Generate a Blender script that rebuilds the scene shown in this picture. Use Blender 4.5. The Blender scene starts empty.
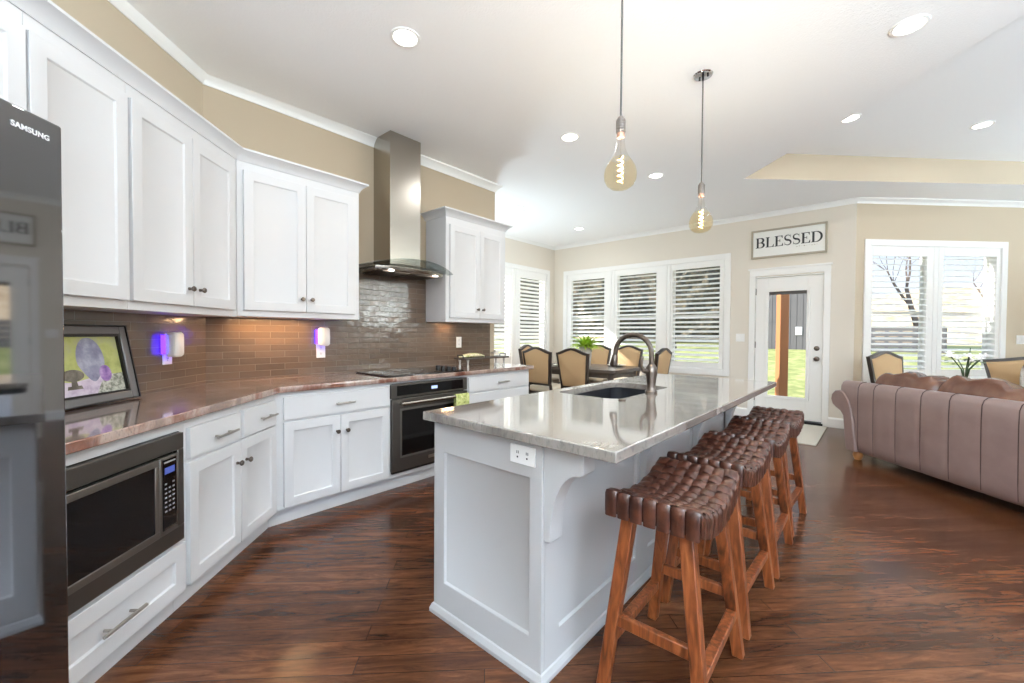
import bpy, bmesh, math, random
from math import sin, cos, pi, radians, sqrt, atan2
from mathutils import Vector, Matrix

random.seed(7)
S = bpy.context.scene
COL = S.collection
SQ = sqrt(.5)

# ------------------------------------------------------------------ camera
cam_d = bpy.data.cameras.new('camera')
cam = bpy.data.objects.new('camera', cam_d)
COL.objects.link(cam)
S.camera = cam
cam_d.sensor_width = 36.0
cam_d.lens = 418.15 / 1024 * 36.0
cam_d.clip_start = .02
cam_d.clip_end = 400


def cam_matrix(yaw, pitch, roll):
    f = Vector((-sin(yaw) * cos(pitch), cos(yaw) * cos(pitch), sin(pitch)))
    r = Vector((cos(yaw), sin(yaw), 0))
    u = r.cross(f)
    r2 = r * cos(roll) + u * sin(roll)
    u2 = -r * sin(roll) + u * cos(roll)
    return Matrix((r2, u2, -f)).transposed().to_4x4()


cam.matrix_world = Matrix.Translation((0, 0, 1.2)) @ cam_matrix(radians(41.457), radians(-1.10), radians(.36))

# ------------------------------------------------------------------ world, sun, exposure
W = bpy.data.worlds.new('sky')
S.world = W
W.use_nodes = True
nt = W.node_tree
nt.nodes.clear()
w_out = nt.nodes.new('ShaderNodeOutputWorld')
w_bg = nt.nodes.new('ShaderNodeBackground')
w_tc = nt.nodes.new('ShaderNodeTexCoord')
w_sep = nt.nodes.new('ShaderNodeSeparateXYZ')
w_map = nt.nodes.new('ShaderNodeMapRange')
w_map.inputs[1].default_value = -.3
w_map.inputs[2].default_value = .7
w_r = nt.nodes.new('ShaderNodeValToRGB')
w_r.color_ramp.elements[0].position = 0.0
w_r.color_ramp.elements[0].color = (.42, .40, .34, 1)
w_r.color_ramp.elements[1].position = 1.0
w_r.color_ramp.elements[1].color = (.30, .50, .86, 1)
for p_, c_ in ((.27, (.50, .48, .42, 1)), (.31, (.90, .94, 1.0, 1)), (.52, (.62, .78, 1.0, 1))):
    e_ = w_r.color_ramp.elements.new(p_)
    e_.color = c_
w_n = nt.nodes.new('ShaderNodeTexNoise')
w_n.inputs['Scale'].default_value = 4.0
w_n.inputs['Detail'].default_value = 6
w_nr = nt.nodes.new('ShaderNodeMapRange')
w_nr.inputs[1].default_value = .48
w_nr.inputs[2].default_value = .66
w_nr.inputs[4].default_value = .8
w_mx = nt.nodes.new('ShaderNodeMixRGB')
w_mx.inputs[2].default_value = (1, 1, 1, 1)
L = nt.links.new
L(w_tc.outputs['Generated'], w_sep.inputs[0])
L(w_sep.outputs['Z'], w_map.inputs[0])
L(w_map.outputs[0], w_r.inputs[0])
L(w_tc.outputs['Generated'], w_n.inputs['Vector'])
L(w_n.outputs[0], w_nr.inputs[0])
L(w_r.outputs[0], w_mx.inputs[1])
L(w_nr.outputs[0], w_mx.inputs[0])
L(w_mx.outputs[0], w_bg.inputs['Color'])
# sky behind the camera brightened to light the room, bluer beyond the windows
w_dot = nt.nodes.new('ShaderNodeVectorMath')
w_dot.operation = 'DOT_PRODUCT'
w_dot.inputs[1].default_value = (.42, -.90, .1)
w_hz = nt.nodes.new('ShaderNodeMapRange')
w_hz.interpolation_type = 'SMOOTHSTEP'
w_hz.inputs[1].default_value = -.25
w_hz.inputs[2].default_value = .75
w_hz.inputs[3].default_value = .6
w_hz.inputs[4].default_value = 2.0
L(w_tc.outputs['Generated'], w_dot.inputs[0])
L(w_dot.outputs['Value'], w_hz.inputs[0])
L(w_hz.outputs[0], w_bg.inputs['Strength'])
L(w_bg.outputs[0], w_out.inputs[0])

sun_d = bpy.data.lights.new('sun', 'SUN')
sun_d.energy = 5.5
sun_d.color = (1, .965, .91)
sun_d.angle = radians(.6)
sun = bpy.data.objects.new('sun', sun_d)
COL.objects.link(sun)
sun.rotation_euler = Vector((.72, .40, -.55)).to_track_quat('-Z', 'Y').to_euler()

CAN_POWER = 2.6
FILL_POWER = 200.0
S.view_settings.view_transform = 'Standard'
S.view_settings.look = 'None'
S.view_settings.gamma = 1
S.view_settings.use_curve_mapping = False
S.view_settings.exposure = 1.08
S.cycles.use_denoising = True
S.cycles.max_bounces = 10
S.cycles.diffuse_bounces = 6
S.cycles.glossy_bounces = 5
S.cycles.transparent_max_bounces = 16
S.cycles.caustics_reflective = False
S.cycles.caustics_refractive = False
S.cycles.sample_clamp_indirect = 6


# ------------------------------------------------------------------ materials
def lin(c):
    return tuple((x / 255 / 12.92 if x / 255 <= .04045 else ((x / 255 + .055) / 1.055) ** 2.4) for x in c) + (1,)


def mat(name, col, rough=.5, metal=0.0, spec=.5, coat=0.0, emis=None, es=0.0, bump=0.0, bscale=200, aniso=0):
    m = bpy.data.materials.new(name)
    m.use_nodes = True
    b = m.node_tree.nodes['Principled BSDF']
    b.inputs['Base Color'].default_value = lin(col)
    b.inputs['Roughness'].default_value = rough
    b.inputs['Metallic'].default_value = metal
    b.inputs['Specular IOR Level'].default_value = spec
    b.inputs['Coat Weight'].default_value = coat
    b.inputs['Coat Roughness'].default_value = .08
    if emis:
        b.inputs['Emission Color'].default_value = lin(emis)
        b.inputs['Emission Strength'].default_value = es
    if bump:
        t = m.node_tree
        tc = t.nodes.new('ShaderNodeTexCoord')
        n = t.nodes.new('ShaderNodeTexNoise')
        n.inputs['Scale'].default_value = bscale
        n.inputs['Detail'].default_value = 3
        bp = t.nodes.new('ShaderNodeBump')
        bp.inputs['Strength'].default_value = bump
        bp.inputs['Distance'].default_value = .004
        t.links.new(tc.outputs['Object'], n.inputs['Vector'])
        t.links.new(n.outputs[0], bp.inputs['Height'])
        t.links.new(bp.outputs[0], b.inputs['Normal'])
    return m


class NT:
    """small helper for node materials"""

    def __init__(s, m):
        s.t = m.node_tree
        s.b = s.t.nodes['Principled BSDF']

    def n(s, kind, **kw):
        x = s.t.nodes.new('ShaderNode' + kind)
        for k, v in kw.items():
            if hasattr(x, k):
                setattr(x, k, v)
            else:
                x.inputs[k.replace('_', ' ')].default_value = v
        return x

    def l(s, a, b):
        s.t.links.new(a, b)

    def ramp(s, src, stops):
        r = s.n('ValToRGB')
        e = r.color_ramp.elements
        e[0].position, e[0].color = stops[0]
        e[1].position, e[1].color = stops[-1]
        for p, c in stops[1:-1]:
            k = e.new(p)
            k.color = c
        s.l(src, r.inputs[0])
        return r

    def coords(s, scale=(1, 1, 1), rot=(0, 0, 0), out='Object'):
        tc = s.n('TexCoord')
        mp = s.n('Mapping')
        mp.inputs['Scale'].default_value = scale
        mp.inputs['Rotation'].default_value = rot
        s.l(tc.outputs[out], mp.inputs[0])
        return mp.outputs[0]


M = {}
M['cab'] = mat('white_cabinet_paint', (213, 213, 214), .32, spec=.45)
M['trim'] = mat('white_trim_paint', (242, 241, 238), .4)
M['island'] = mat('pale_grey_island_paint', (188, 187, 187), .38)
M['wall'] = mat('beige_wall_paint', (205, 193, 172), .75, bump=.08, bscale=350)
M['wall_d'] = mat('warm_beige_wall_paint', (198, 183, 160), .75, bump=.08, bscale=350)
M['wall_b'] = mat('shaded_kitchen_wall_paint', (184, 168, 145), .75, bump=.08, bscale=350)  # shade on the range wall put into its colour, a darker copy of the beige
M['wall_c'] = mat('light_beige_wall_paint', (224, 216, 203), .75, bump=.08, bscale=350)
M['ceil'] = mat('textured_ceiling_paint', (250, 250, 250), .85, bump=.5, bscale=90)
M['nickel'] = mat('brushed_nickel', (178, 174, 168), .3, 1)
M['bronze'] = mat('antique_pewter', (112, 102, 95), .3, 1)
M['steel'] = mat('stainless_steel', (172, 166, 156), .27, 1)
M['blksteel'] = mat('black_stainless', (104, 99, 94), .34, .85)
M['blksteel2'] = mat('black_stainless_trim', (140, 136, 130), .3, .9)
M['blkglass'] = mat('black_glass', (8, 8, 9), .05, spec=.6)
M['blk'] = mat('black_plastic', (18, 18, 19), .4)
M['fridge'] = mat('dark_fridge_steel', (138, 139, 143), .04, 1)
M['fridge_side'] = mat('dark_grey_fridge_side', (70, 70, 74), .5)
M['darkwood'] = mat('espresso_wood', (52, 42, 36), .35)
M['tablewood'] = mat('grey_brown_table_wood', (88, 80, 74), .25)
M['fabric'] = mat('tan_chair_fabric', (190, 158, 118), .8, bump=.3, bscale=500)
M['fabric_cream'] = mat('cream_seat_fabric', (214, 200, 178), .85, bump=.3, bscale=500)
M['white_pl'] = mat('white_plastic', (240, 239, 236), .35)
M['lens'] = mat('lamp_lens', (255, 252, 245), .5, emis=(255, 250, 240), es=5)
M['disp'] = mat('lit_display', (20, 24, 34), .2, emis=(170, 190, 235), es=.9)
M['marks'] = mat('pale_key_marks', (150, 153, 158), .4)
M['purple'] = mat('violet_lamp', (70, 40, 230), .3, emis=(72, 34, 255), es=3.5)
M['sign_ink'] = mat('charcoal_ink', (54, 54, 55), .8)
M['sign_bd'] = mat('whitewashed_board', (238, 237, 232), .7, bump=.2, bscale=60)
M['sign_fr'] = mat('greyed_oak_frame', (172, 162, 144), .6)
M['sink'] = mat('black_composite', (30, 31, 36), .45)
M['rug'] = mat('oatmeal_mat_weave', (205, 198, 184), .95, bump=.6, bscale=300)
M['pic_frame'] = mat('pewter_frame', (122, 121, 122), .3, .5)
M['pic_blk'] = mat('black_lacquer', (20, 19, 20), .35)
M['leaf'] = mat('fresh_green_leaf', (172, 204, 62), .5)
M['leaf_d'] = mat('deep_green_leaf', (60, 84, 50), .45)
M['petal'] = mat('white_petal', (240, 238, 238), .6)
M['pot'] = mat('stone_pot', (190, 186, 176), .7)
M['porcelain'] = mat('cream_porcelain', (228, 226, 208), .3)
M['towel'] = mat('green_towel', (186, 190, 116), .95, bump=.6, bscale=120)
M['oakfoot'] = mat('turned_oak', (168, 116, 66), .4)
M['fil'] = mat('glowing_filament', (255, 214, 130), .5, emis=(255, 200, 110), es=9)
M['cord'] = mat('grey_fabric_cord', (92, 90, 88), .8)
M['socket'] = mat('ribbed_grey_metal', (138, 130, 124), .45, .6)
M['brass'] = mat('copper_collar', (205, 160, 138), .4, .5)
M['chrome'] = mat('polished_chrome', (200, 200, 200), .08, 1)
M['wood_post'] = mat('cedar_post', (172, 112, 70), .7, bump=.4, bscale=30)
M['fence'] = mat('charcoal_boards', (92, 88, 86), .8)
M['bark'] = mat('grey_bark', (92, 78, 66), .9)
M['ext_white'] = mat('white_siding', (226, 226, 222), .7)
M['roof'] = mat('grey_shingle', (96, 92, 90), .9)
M['patio'] = mat('pale_concrete', (190, 186, 178), .9)
M['bounce_paving'] = mat('pale_bounce_paving', (226, 222, 215), .9)
M['stone'] = mat('tan_fieldstone', (188, 168, 140), .9, bump=.6, bscale=6)


def m_granite(name, stops, vein, rough=.06, scale=3.0, stretch=(1, 2.6, 1), rot=.6):
    m = mat(name, (200, 190, 185), rough, spec=.7, coat=.9)
    k = NT(m)
    v = k.coords(stretch, (0, 0, rot))
    w = k.n('TexNoise', Scale=scale * .6, Detail=3)
    k.l(v, w.inputs['Vector'])
    mx = k.n('MixRGB')
    mx.inputs[0].default_value = .35
    k.l(v, mx.inputs[1])
    k.l(w.outputs['Color'], mx.inputs[2])
    n = k.n('TexNoise', Scale=scale, Detail=9, Roughness=.62)
    k.l(mx.outputs[0], n.inputs['Vector'])
    r = k.ramp(n.outputs[0], [(p, lin(c)) for p, c in stops])
    n2 = k.n('TexNoise', Scale=scale * 28, Detail=4)
    k.l(v, n2.inputs['Vector'])
    mr = k.ramp(n2.outputs[0], [(.52, (0, 0, 0, 1)), (.66, (1, 1, 1, 1))])
    m2 = k.n('MixRGB')
    m2.inputs[2].default_value = lin(vein)
    ml = k.n('Math', operation='MULTIPLY')
    ml.inputs[1].default_value = .45
    k.l(mr.outputs[0], ml.inputs[0])
    k.l(ml.outputs[0], m2.inputs[0])
    k.l(r.outputs[0], m2.inputs[1])
    k.l(m2.outputs[0], k.b.inputs['Base Color'])
    return m


M['gran_k'] = m_granite('rose_brown_granite', [(.28, (92, 50, 38)), (.4, (136, 92, 76)), (.5, (176, 154, 143)), (.58, (148, 126, 116)), (.72, (116, 106, 102))], (98, 92, 88), scale=3.2)
M['gran_i'] = m_granite('grey_veined_granite', [(.28, (82, 75, 71)), (.42, (120, 112, 106)), (.55, (154, 147, 140)), (.75, (110, 102, 96))], (92, 86, 82), scale=1.6, stretch=(3.2, .8, 1), rot=.12)


def m_tile():
    m = mat('glazed_brown_subway_tile', (128, 112, 98), .17, spec=.6, coat=.35)
    k = NT(m)
    tc = k.n('TexCoord')
    sp = k.n('SeparateXYZ')
    cb = k.n('CombineXYZ')
    k.l(tc.outputs['Object'], sp.inputs[0])
    k.l(sp.outputs['X'], cb.inputs['X'])
    k.l(sp.outputs['Z'], cb.inputs['Y'])
    br = k.n('TexBrick', Scale=1.0, offset=.5)
    br.inputs['Brick Width'].default_value = .196
    br.inputs['Row Height'].default_value = .0462
    br.inputs['Mortar Size'].default_value = .0016
    br.inputs['Mortar Smooth'].default_value = .2
    br.inputs['Bias'].default_value = 0
    br.inputs['Color1'].default_value = lin((108, 88, 72))
    br.inputs['Color2'].default_value = lin((92, 76, 63))
    br.inputs['Mortar'].default_value = lin((132, 120, 104))
    k.l(cb.outputs[0], br.inputs['Vector'])
    k.l(br.outputs['Color'], k.b.inputs['Base Color'])
    n = k.n('TexNoise', Scale=13.0, Detail=2)
    k.l(tc.outputs['Object'], n.inputs['Vector'])
    mr = k.n('MapRange')
    mr.inputs[3].default_value = 0
    mr.inputs[4].default_value = -1.0
    k.l(br.outputs['Fac'], mr.inputs[0])
    ad = k.n('Math', operation='ADD')
    k.l(n.outputs[0], ad.inputs[0])
    k.l(mr.outputs[0], ad.inputs[1])
    bp = k.n('Bump', Strength=.7, Distance=.0045)
    k.l(ad.outputs[0], bp.inputs['Height'])
    k.l(bp.outputs[0], k.b.inputs['Normal'])
    k.l(bp.outputs[0], k.b.inputs['Coat Normal'])
    return m


M['tile'] = m_tile()


def m_floor():
    m = mat('dark_oak_planks', (90, 55, 36), .2, spec=.34)
    k = NT(m)
    v = k.coords((1, 1, 1), (0, 0, radians(-45)))
    br = k.n('TexBrick', Scale=1.0, offset=.37)
    br.inputs['Brick Width'].default_value = 1.25
    br.inputs['Row Height'].default_value = .082
    br.inputs['Mortar Size'].default_value = .0012
    br.inputs['Bias'].default_value = 0
    br.inputs['Color1'].default_value = (0, 0, 0, 1)
    br.inputs['Color2'].default_value = (1, 1, 1, 1)
    br.inputs['Mortar'].default_value = (.2, .2, .2, 1)
    k.l(v, br.inputs['Vector'])
    # grain: noise stretched along the plank, shifted per plank
    mp = k.n('Mapping')
    mp.inputs['Scale'].default_value = (1.8, 13, 1)
    k.l(v, mp.inputs[0])
    sh = k.n('MixRGB', blend_type='ADD')
    sh.inputs[0].default_value = 6
    k.l(mp.outputs[0], sh.inputs[1])
    k.l(br.outputs['Color'], sh.inputs[2])
    n = k.n('TexNoise', Scale=1.7, Detail=10, Roughness=.74, Distortion=1.6)
    k.l(sh.outputs[0], n.inputs['Vector'])
    mp2 = k.n('Mapping')
    mp2.inputs['Scale'].default_value = (.9, 5, 1)
    k.l(v, mp2.inputs[0])
    n2 = k.n('TexNoise', Scale=1.3, Detail=4, Roughness=.6, Distortion=.6)
    k.l(mp2.outputs[0], n2.inputs['Vector'])
    mm = k.n('MixRGB')
    mm.inputs[0].default_value = .4
    k.l(n.outputs[0], mm.inputs[1])
    k.l(n2.outputs[0], mm.inputs[2])
    r = k.ramp(mm.outputs[0], [(.33, lin((34, 20, 14))), (.44, lin((68, 39, 24))), (.53, lin((92, 55, 34))), (.68, lin((128, 84, 55)))])
    hs = k.n('MixRGB', blend_type='MULTIPLY')
    r2 = k.ramp(br.outputs['Color'], [(0, (.78, .76, .76, 1)), (1, (1.12, 1.1, 1.08, 1))])
    hs.inputs[0].default_value = 1
    k.l(r.outputs[0], hs.inputs[1])
    k.l(r2.outputs[0], hs.inputs[2])
    dk = k.n('MixRGB')
    dk.inputs[2].default_value = lin((24, 12, 8))
    k.l(br.outputs['Fac'], dk.inputs[0])
    k.l(hs.outputs[0], dk.inputs[1])
    k.l(dk.outputs[0], k.b.inputs['Base Color'])
    bp = k.n('Bump', Strength=.16, Distance=.002)
    k.l(mm.outputs[0], bp.inputs['Height'])
    k.l(bp.outputs[0], k.b.inputs['Normal'])
    rr = k.n('MapRange')
    rr.inputs[3].default_value = .13
    rr.inputs[4].default_value = .27
    k.l(n.outputs[0], rr.inputs[0])
    k.l(rr.outputs[0], k.b.inputs['Roughness'])
    return m


M['floor'] = m_floor()


def m_wood(name, c1, c2, c3, rough=.35, scale=(9, 9, 1.2)):
    m = mat(name, c2, rough)
    k = NT(m)
    v = k.coords(scale)
    n = k.n('TexNoise', Scale=4.0, Detail=6, Distortion=1.6)
    k.l(v, n.inputs['Vector'])
    r = k.ramp(n.outputs[0], [(.3, lin(c1)), (.5, lin(c2)), (.72, lin(c3))])
    k.l(r.outputs[0], k.b.inputs['Base Color'])
    bp = k.n('Bump', Strength=.25, Distance=.003)
    k.l(n.outputs[0], bp.inputs['Height'])
    k.l(bp.outputs[0], k.b.inputs['Normal'])
    return m


M['stoolwood'] = m_wood('reddish_stained_wood', (64, 29, 13), (120, 62, 31), (156, 90, 50))


def m_leather(name, c1, c2, rough, bump=.3, scale=14.0):
    m = mat(name, c1, rough, spec=.5)
    k = NT(m)
    v = k.coords()
    n = k.n('TexNoise', Scale=scale, Detail=6)
    k.l(v, n.inputs['Vector'])
    r = k.ramp(n.outputs[0], [(.35, lin(c1)), (.68, lin(c2))])
    k.l(r.outputs[0], k.b.inputs['Base Color'])
    n2 = k.n('TexNoise', Scale=240.0, Detail=3)
    k.l(v, n2.inputs['Vector'])
    bp = k.n('Bump', Strength=bump, Distance=.002)
    k.l(n2.outputs[0], bp.inputs['Height'])
    k.l(bp.outputs[0], k.b.inputs['Normal'])
    return m


M['strap'] = m_leather('dark_brown_strap_leather', (54, 28, 20), (88, 50, 36), .3, .25, 30)
M['sofa'] = m_leather('mauve_brown_leather', (132, 110, 106), (144, 122, 117), .3, .12, 5)
M['sofa_seam'] = mat('dark_seam_welt', (62, 42, 38), .5)
M['cushion'] = m_leather('brown_cushion_leather', (96, 62, 48), (124, 86, 68), .22, .2, 7)


def m_noise(name, stops, scale, rough=.9, bump=.0):
    m = mat(name, (128, 128, 128), rough)
    k = NT(m)
    v = k.coords()
    n = k.n('TexNoise', Scale=scale, Detail=8, Roughness=.65)
    k.l(v, n.inputs['Vector'])
    r = k.ramp(n.outputs[0], [(p, lin(c)) for p, c in stops])
    k.l(r.outputs[0], k.b.inputs['Base Color'])
    if bump:
        bp = k.n('Bump', Strength=bump, Distance=.05)
        k.l(n.outputs[0], bp.inputs['Height'])
        k.l(bp.outputs[0], k.b.inputs['Normal'])
    return m


M['lawn'] = m_noise('spring_lawn', [(.3, (98, 106, 54)), (.5, (136, 140, 80)), (.7, (172, 164, 112))], 3.0)
M['hill'] = m_noise('dry_grass_slope', [(.3, (140, 112, 82)), (.5, (190, 164, 126)), (.7, (214, 194, 160))], 1.4)
M['brush'] = m_noise('bare_brush', [(.3, (24, 24, 20)), (.5, (62, 58, 44)), (.7, (126, 110, 84))], 5.0, bump=1)
M['marble'] = m_noise('grey_marbled_cloth', [(.36, (92, 84, 80)), (.47, (186, 178, 170)), (.56, (214, 208, 200)), (.7, (150, 138, 128))], 7.0, .8)


def m_glass(name='window_glass', tint=(1, 1, 1, 1), refl=.9):
    m = bpy.data.materials.new(name)
    m.use_nodes = True
    t = m.node_tree
    t.nodes.clear()
    o = t.nodes.new('ShaderNodeOutputMaterial')
    tr = t.nodes.new('ShaderNodeBsdfTransparent')
    tr.inputs[0].default_value = tint
    gl = t.nodes.new('ShaderNodeBsdfGlossy')
    gl.inputs['Roughness'].default_value = .02
    mx = t.nodes.new('ShaderNodeMixShader')
    fr = t.nodes.new('ShaderNodeFresnel')
    fr.inputs[0].default_value = 1.45
    ml = t.nodes.new('ShaderNodeMath')
    ml.operation = 'MULTIPLY'
    ml.inputs[1].default_value = refl
    geo = t.nodes.new('ShaderNodeNewGeometry')
    inv = t.nodes.new('ShaderNodeMath')
    inv.operation = 'SUBTRACT'
    inv.inputs[0].default_value = refl
    t.links.new(geo.outputs['Backfacing'], inv.inputs[1])
    inv.use_clamp = True
    t.links.new(inv.outputs[0], ml.inputs[1])
    t.links.new(fr.outputs[0], ml.inputs[0])
    t.links.new(ml.outputs[0], mx.inputs[0])
    t.links.new(tr.outputs[0], mx.inputs[1])
    t.links.new(gl.outputs[0], mx.inputs[2])
    t.links.new(mx.outputs[0], o.inputs[0])
    return m


M['glass'] = m_glass()
M['amber'] = m_glass('amber_bulb_glass', (.97, .90, .74, 1), 1.0)
M['clearbulb'] = m_glass('clear_bulb_neck', (.96, .95, .93, 1), 1.0)
M['hoodglass'] = m_glass('smoked_hood_glass', (.72, .75, .74, 1), 1.0)


# ------------------------------------------------------------------ mesh builder
class MB:
    def __init__(s):
        s.v, s.f, s.mi = [], [], []
        s.mats = []

    def add(s, vs, fs, m=0):
        o = len(s.v)
        s.v += [tuple(v) for v in vs]
        for f in fs:
            s.f.append([i + o for i in f])
            s.mi.append(m)
        return s

    def box(s, x0, x1, y0, y1, z0, z1, m=0):
        return s.add([(x0, y0, z0), (x1, y0, z0), (x1, y1, z0), (x0, y1, z0), (x0, y0, z1), (x1, y0, z1), (x1, y1, z1), (x0, y1, z1)],
                     [(0, 3, 2, 1), (4, 5, 6, 7), (0, 1, 5, 4), (1, 2, 6, 5), (2, 3, 7, 6), (3, 0, 4, 7)], m)

    def hexa(s, bot, top, m=0):
        """bot, top: 4 points each, counter-clockwise seen from above"""
        return s.add(list(bot) + list(top), [(0, 3, 2, 1), (4, 5, 6, 7), (0, 1, 5, 4), (1, 2, 6, 5), (2, 3, 7, 6), (3, 0, 4, 7)], m)

    def loft(s, rings, closed=True, cap=True, m=0):
        n = len(rings[0])
        vs = [p for r in rings for p in r]
        fs = []
        for k in range(len(rings) - 1):
            for i in range(n if closed else n - 1):
                j = (i + 1) % n
                fs.append((k * n + i, k * n + j, (k + 1) * n + j, (k + 1) * n + i))
        if cap and closed:
            fs.append(tuple(range(n - 1, -1, -1)))
            fs.append(tuple(range((len(rings) - 1) * n, len(rings) * n)))
        return s.add(vs, fs, m)

    def prism(s, poly, a0, a1, axis='y', m=0):
        """extrude a 2D polygon. axis y: poly is (x,z); axis x: poly is (y,z); axis z: (x,y)"""
        f = {'y': lambda p, a: (p[0], a, p[1]), 'x': lambda p, a: (a, p[0], p[1]), 'z': lambda p, a: (p[0], p[1], a)}[axis]
        return s.loft([[f(p, a0) for p in poly], [f(p, a1) for p in poly]], m=m)

    def lathe(s, prof, c=(0, 0, 0), n=24, cap=True, m=0):
        rings = []
        for r, z in prof:
            rings.append([(c[0] + r * cos(2 * pi * i / n), c[1] + r * sin(2 * pi * i / n), c[2] + z) for i in range(n)])
        return s.loft(rings, True, cap, m)

    def tube(s, pts, r, n=10, m=0, cap=True, flat=None):
        """tube along a polyline; r number or list"""
        P = [Vector(p) for p in pts]
        rings = []
        up = None
        for i, p in enumerate(P):
            t = (P[min(i + 1, len(P) - 1)] - P[max(i - 1, 0)]).normalized()
            if up is None:
                up = Vector((0, 0, 1)) if abs(t.z) < .9 else Vector((1, 0, 0))
            a = t.cross(up).normalized()
            b = a.cross(t).normalized()
            up = b
            rr = r[i] if isinstance(r, (list, tuple)) else r
            ra, rb = (rr, rr) if flat is None else (rr, rr * flat)
            rings.append([tuple(p + a * (ra * cos(2 * pi * k / n)) + b * (rb * sin(2 * pi * k / n))) for k in range(n)])
        return s.loft(rings, True, cap, m)

    def bar(s, p, q, w, d, ax=(1, 0, 0), m=0):
        """square bar from p to q, w along ax, d across"""
        p, q = Vector(p), Vector(q)
        t = (q - p).normalized()
        a = (Vector(ax) - t * t.dot(Vector(ax))).normalized()
        b = t.cross(a)
        ring = lambda o: [tuple(o + a * (w / 2 * i) + b * (d / 2 * j)) for i, j in ((-1, -1), (1, -1), (1, 1), (-1, 1))]
        return s.loft([ring(p), ring(q)], m=m)

    def shaker(s, x0, x1, z0, z1, yf=-.02, t=.02, rail=.056, rec=.009):
        r = rail
        e = .004
        q = lambda a, y: [(x0 + a, y, z0 + a), (x1 - a, y, z0 + a), (x1 - a, y, z1 - a), (x0 + a, y, z1 - a)]
        vs = q(0, yf + t) + q(0, yf) + q(r, yf) + q(r + e, yf + rec)
        fs = [(0, 3, 2, 1)]
        for k in range(3):
            for i in range(4):
                j = (i + 1) % 4
                fs.append((k * 4 + i, k * 4 + j, k * 4 + 4 + j, k * 4 + 4 + i))
        fs.append((12, 13, 14, 15))
        return s.add(vs, [f[::-1] for f in fs])

    def sweep(s, path, prof, side=1, m=0):
        """profile (out, z) swept along an xy path with mitres; out is towards the side: +1 = right of travel"""
        P = [Vector((p[0], p[1])) for p in path]
        rings = []
        for i, p in enumerate(P):
            d1 = (P[i] - P[i - 1]).normalized() if i > 0 else None
            d2 = (P[i + 1] - P[i]).normalized() if i < len(P) - 1 else None
            nn = lambda d: Vector((d.y, -d.x)) * side
            if d1 is None:
                o = nn(d2)
            elif d2 is None:
                o = nn(d1)
            else:
                b = (nn(d1) + nn(d2)).normalized()
                o = b / max(.2, b.dot(nn(d1)))
            rings.append([(p.x + o.x * a, p.y + o.y * a, z) for a, z in prof])
        return s.loft(rings, m=m)

    def build(s, name, m, parent=None, smooth=False, bevel=0.0, seg=2, loc=None, rz=0, angle=30, sub=0):
        me = bpy.data.meshes.new(name)
        me.from_pydata(s.v, [], s.f)
        ms = m if isinstance(m, (list, tuple)) else [m]
        for x in ms:
            me.materials.append(M[x] if isinstance(x, str) else x)
        for p, k in zip(me.polygons, s.mi):
            p.material_index = k
        bm = bmesh.new()
        bm.from_mesh(me)
        bmesh.ops.recalc_face_normals(bm, faces=bm.faces)
        bm.to_mesh(me)
        bm.free()
        o = bpy.data.objects.new(name, me)
        COL.objects.link(o)
        if parent:
            o.parent = parent
        if loc:
            o.location = loc
        o.rotation_euler.z = rz
        if sub:
            md = o.modifiers.new('sub', 'SUBSURF')
            md.levels = md.render_levels = sub
        if bevel:
            md = o.modifiers.new('bevel', 'BEVEL')
            md.width = bevel
            md.segments = seg
            md.limit_method = 'ANGLE'
            md.angle_limit = radians(40)
        if smooth or bevel:
            for p in me.polygons:
                p.use_smooth = True
            if hasattr(me, 'set_sharp_from_angle'):
                me.set_sharp_from_angle(angle=radians(angle if not bevel else 80))
        return o


def tag(o, label=None, cat=None, group=None, kind=None):
    if label:
        o['label'] = label
    if cat:
        o['category'] = cat
    if group:
        o['group'] = group
    if kind:
        o['kind'] = kind
    return o


def thing(name, label, cat, loc=(0, 0, 0), rz=0.0, group=None):
    o = bpy.data.objects.new(name, None)
    COL.objects.link(o)
    o.empty_display_size = .05
    o.location = loc
    o.rotation_euler = (0, 0, rz)
    return tag(o, label, cat, group)


def structure(name, label=None, loc=(0, 0, 0), rz=0.0):
    o = bpy.data.objects.new(name, None)
    COL.objects.link(o)
    o.location = loc
    o.rotation_euler = (0, 0, rz)
    return tag(o, label, 'room', None, 'structure')


def st_mesh(o, label=None, cat='room'):
    return tag(o, label, cat, None, 'structure')


def dup(root, loc, rz=None, label=None, group=None):
    r = root.copy()
    COL.objects.link(r)
    r.location = loc
    if rz is not None:
        r.rotation_euler = (0, 0, rz)
    if label:
        r['label'] = label
    if group:
        r['group'] = group
    for ch in list(root.children):
        c = ch.copy()
        COL.objects.link(c)
        c.parent = r
        for g in ch.children:
            d = g.copy()
            COL.objects.link(d)
            d.parent = c
    return r


def rrect(x0, x1, y0, y1, r, n=6):
    pts = []
    for cx, cy, a0 in ((x1 - r, y1 - r, 0), (x0 + r, y1 - r, 90), (x0 + r, y0 + r, 180), (x1 - r, y0 + r, 270)):
        for k in range(n + 1):
            a = radians(a0 + 90 * k / n)
            pts.append((cx + r * cos(a), cy + r * sin(a)))
    return pts


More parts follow.
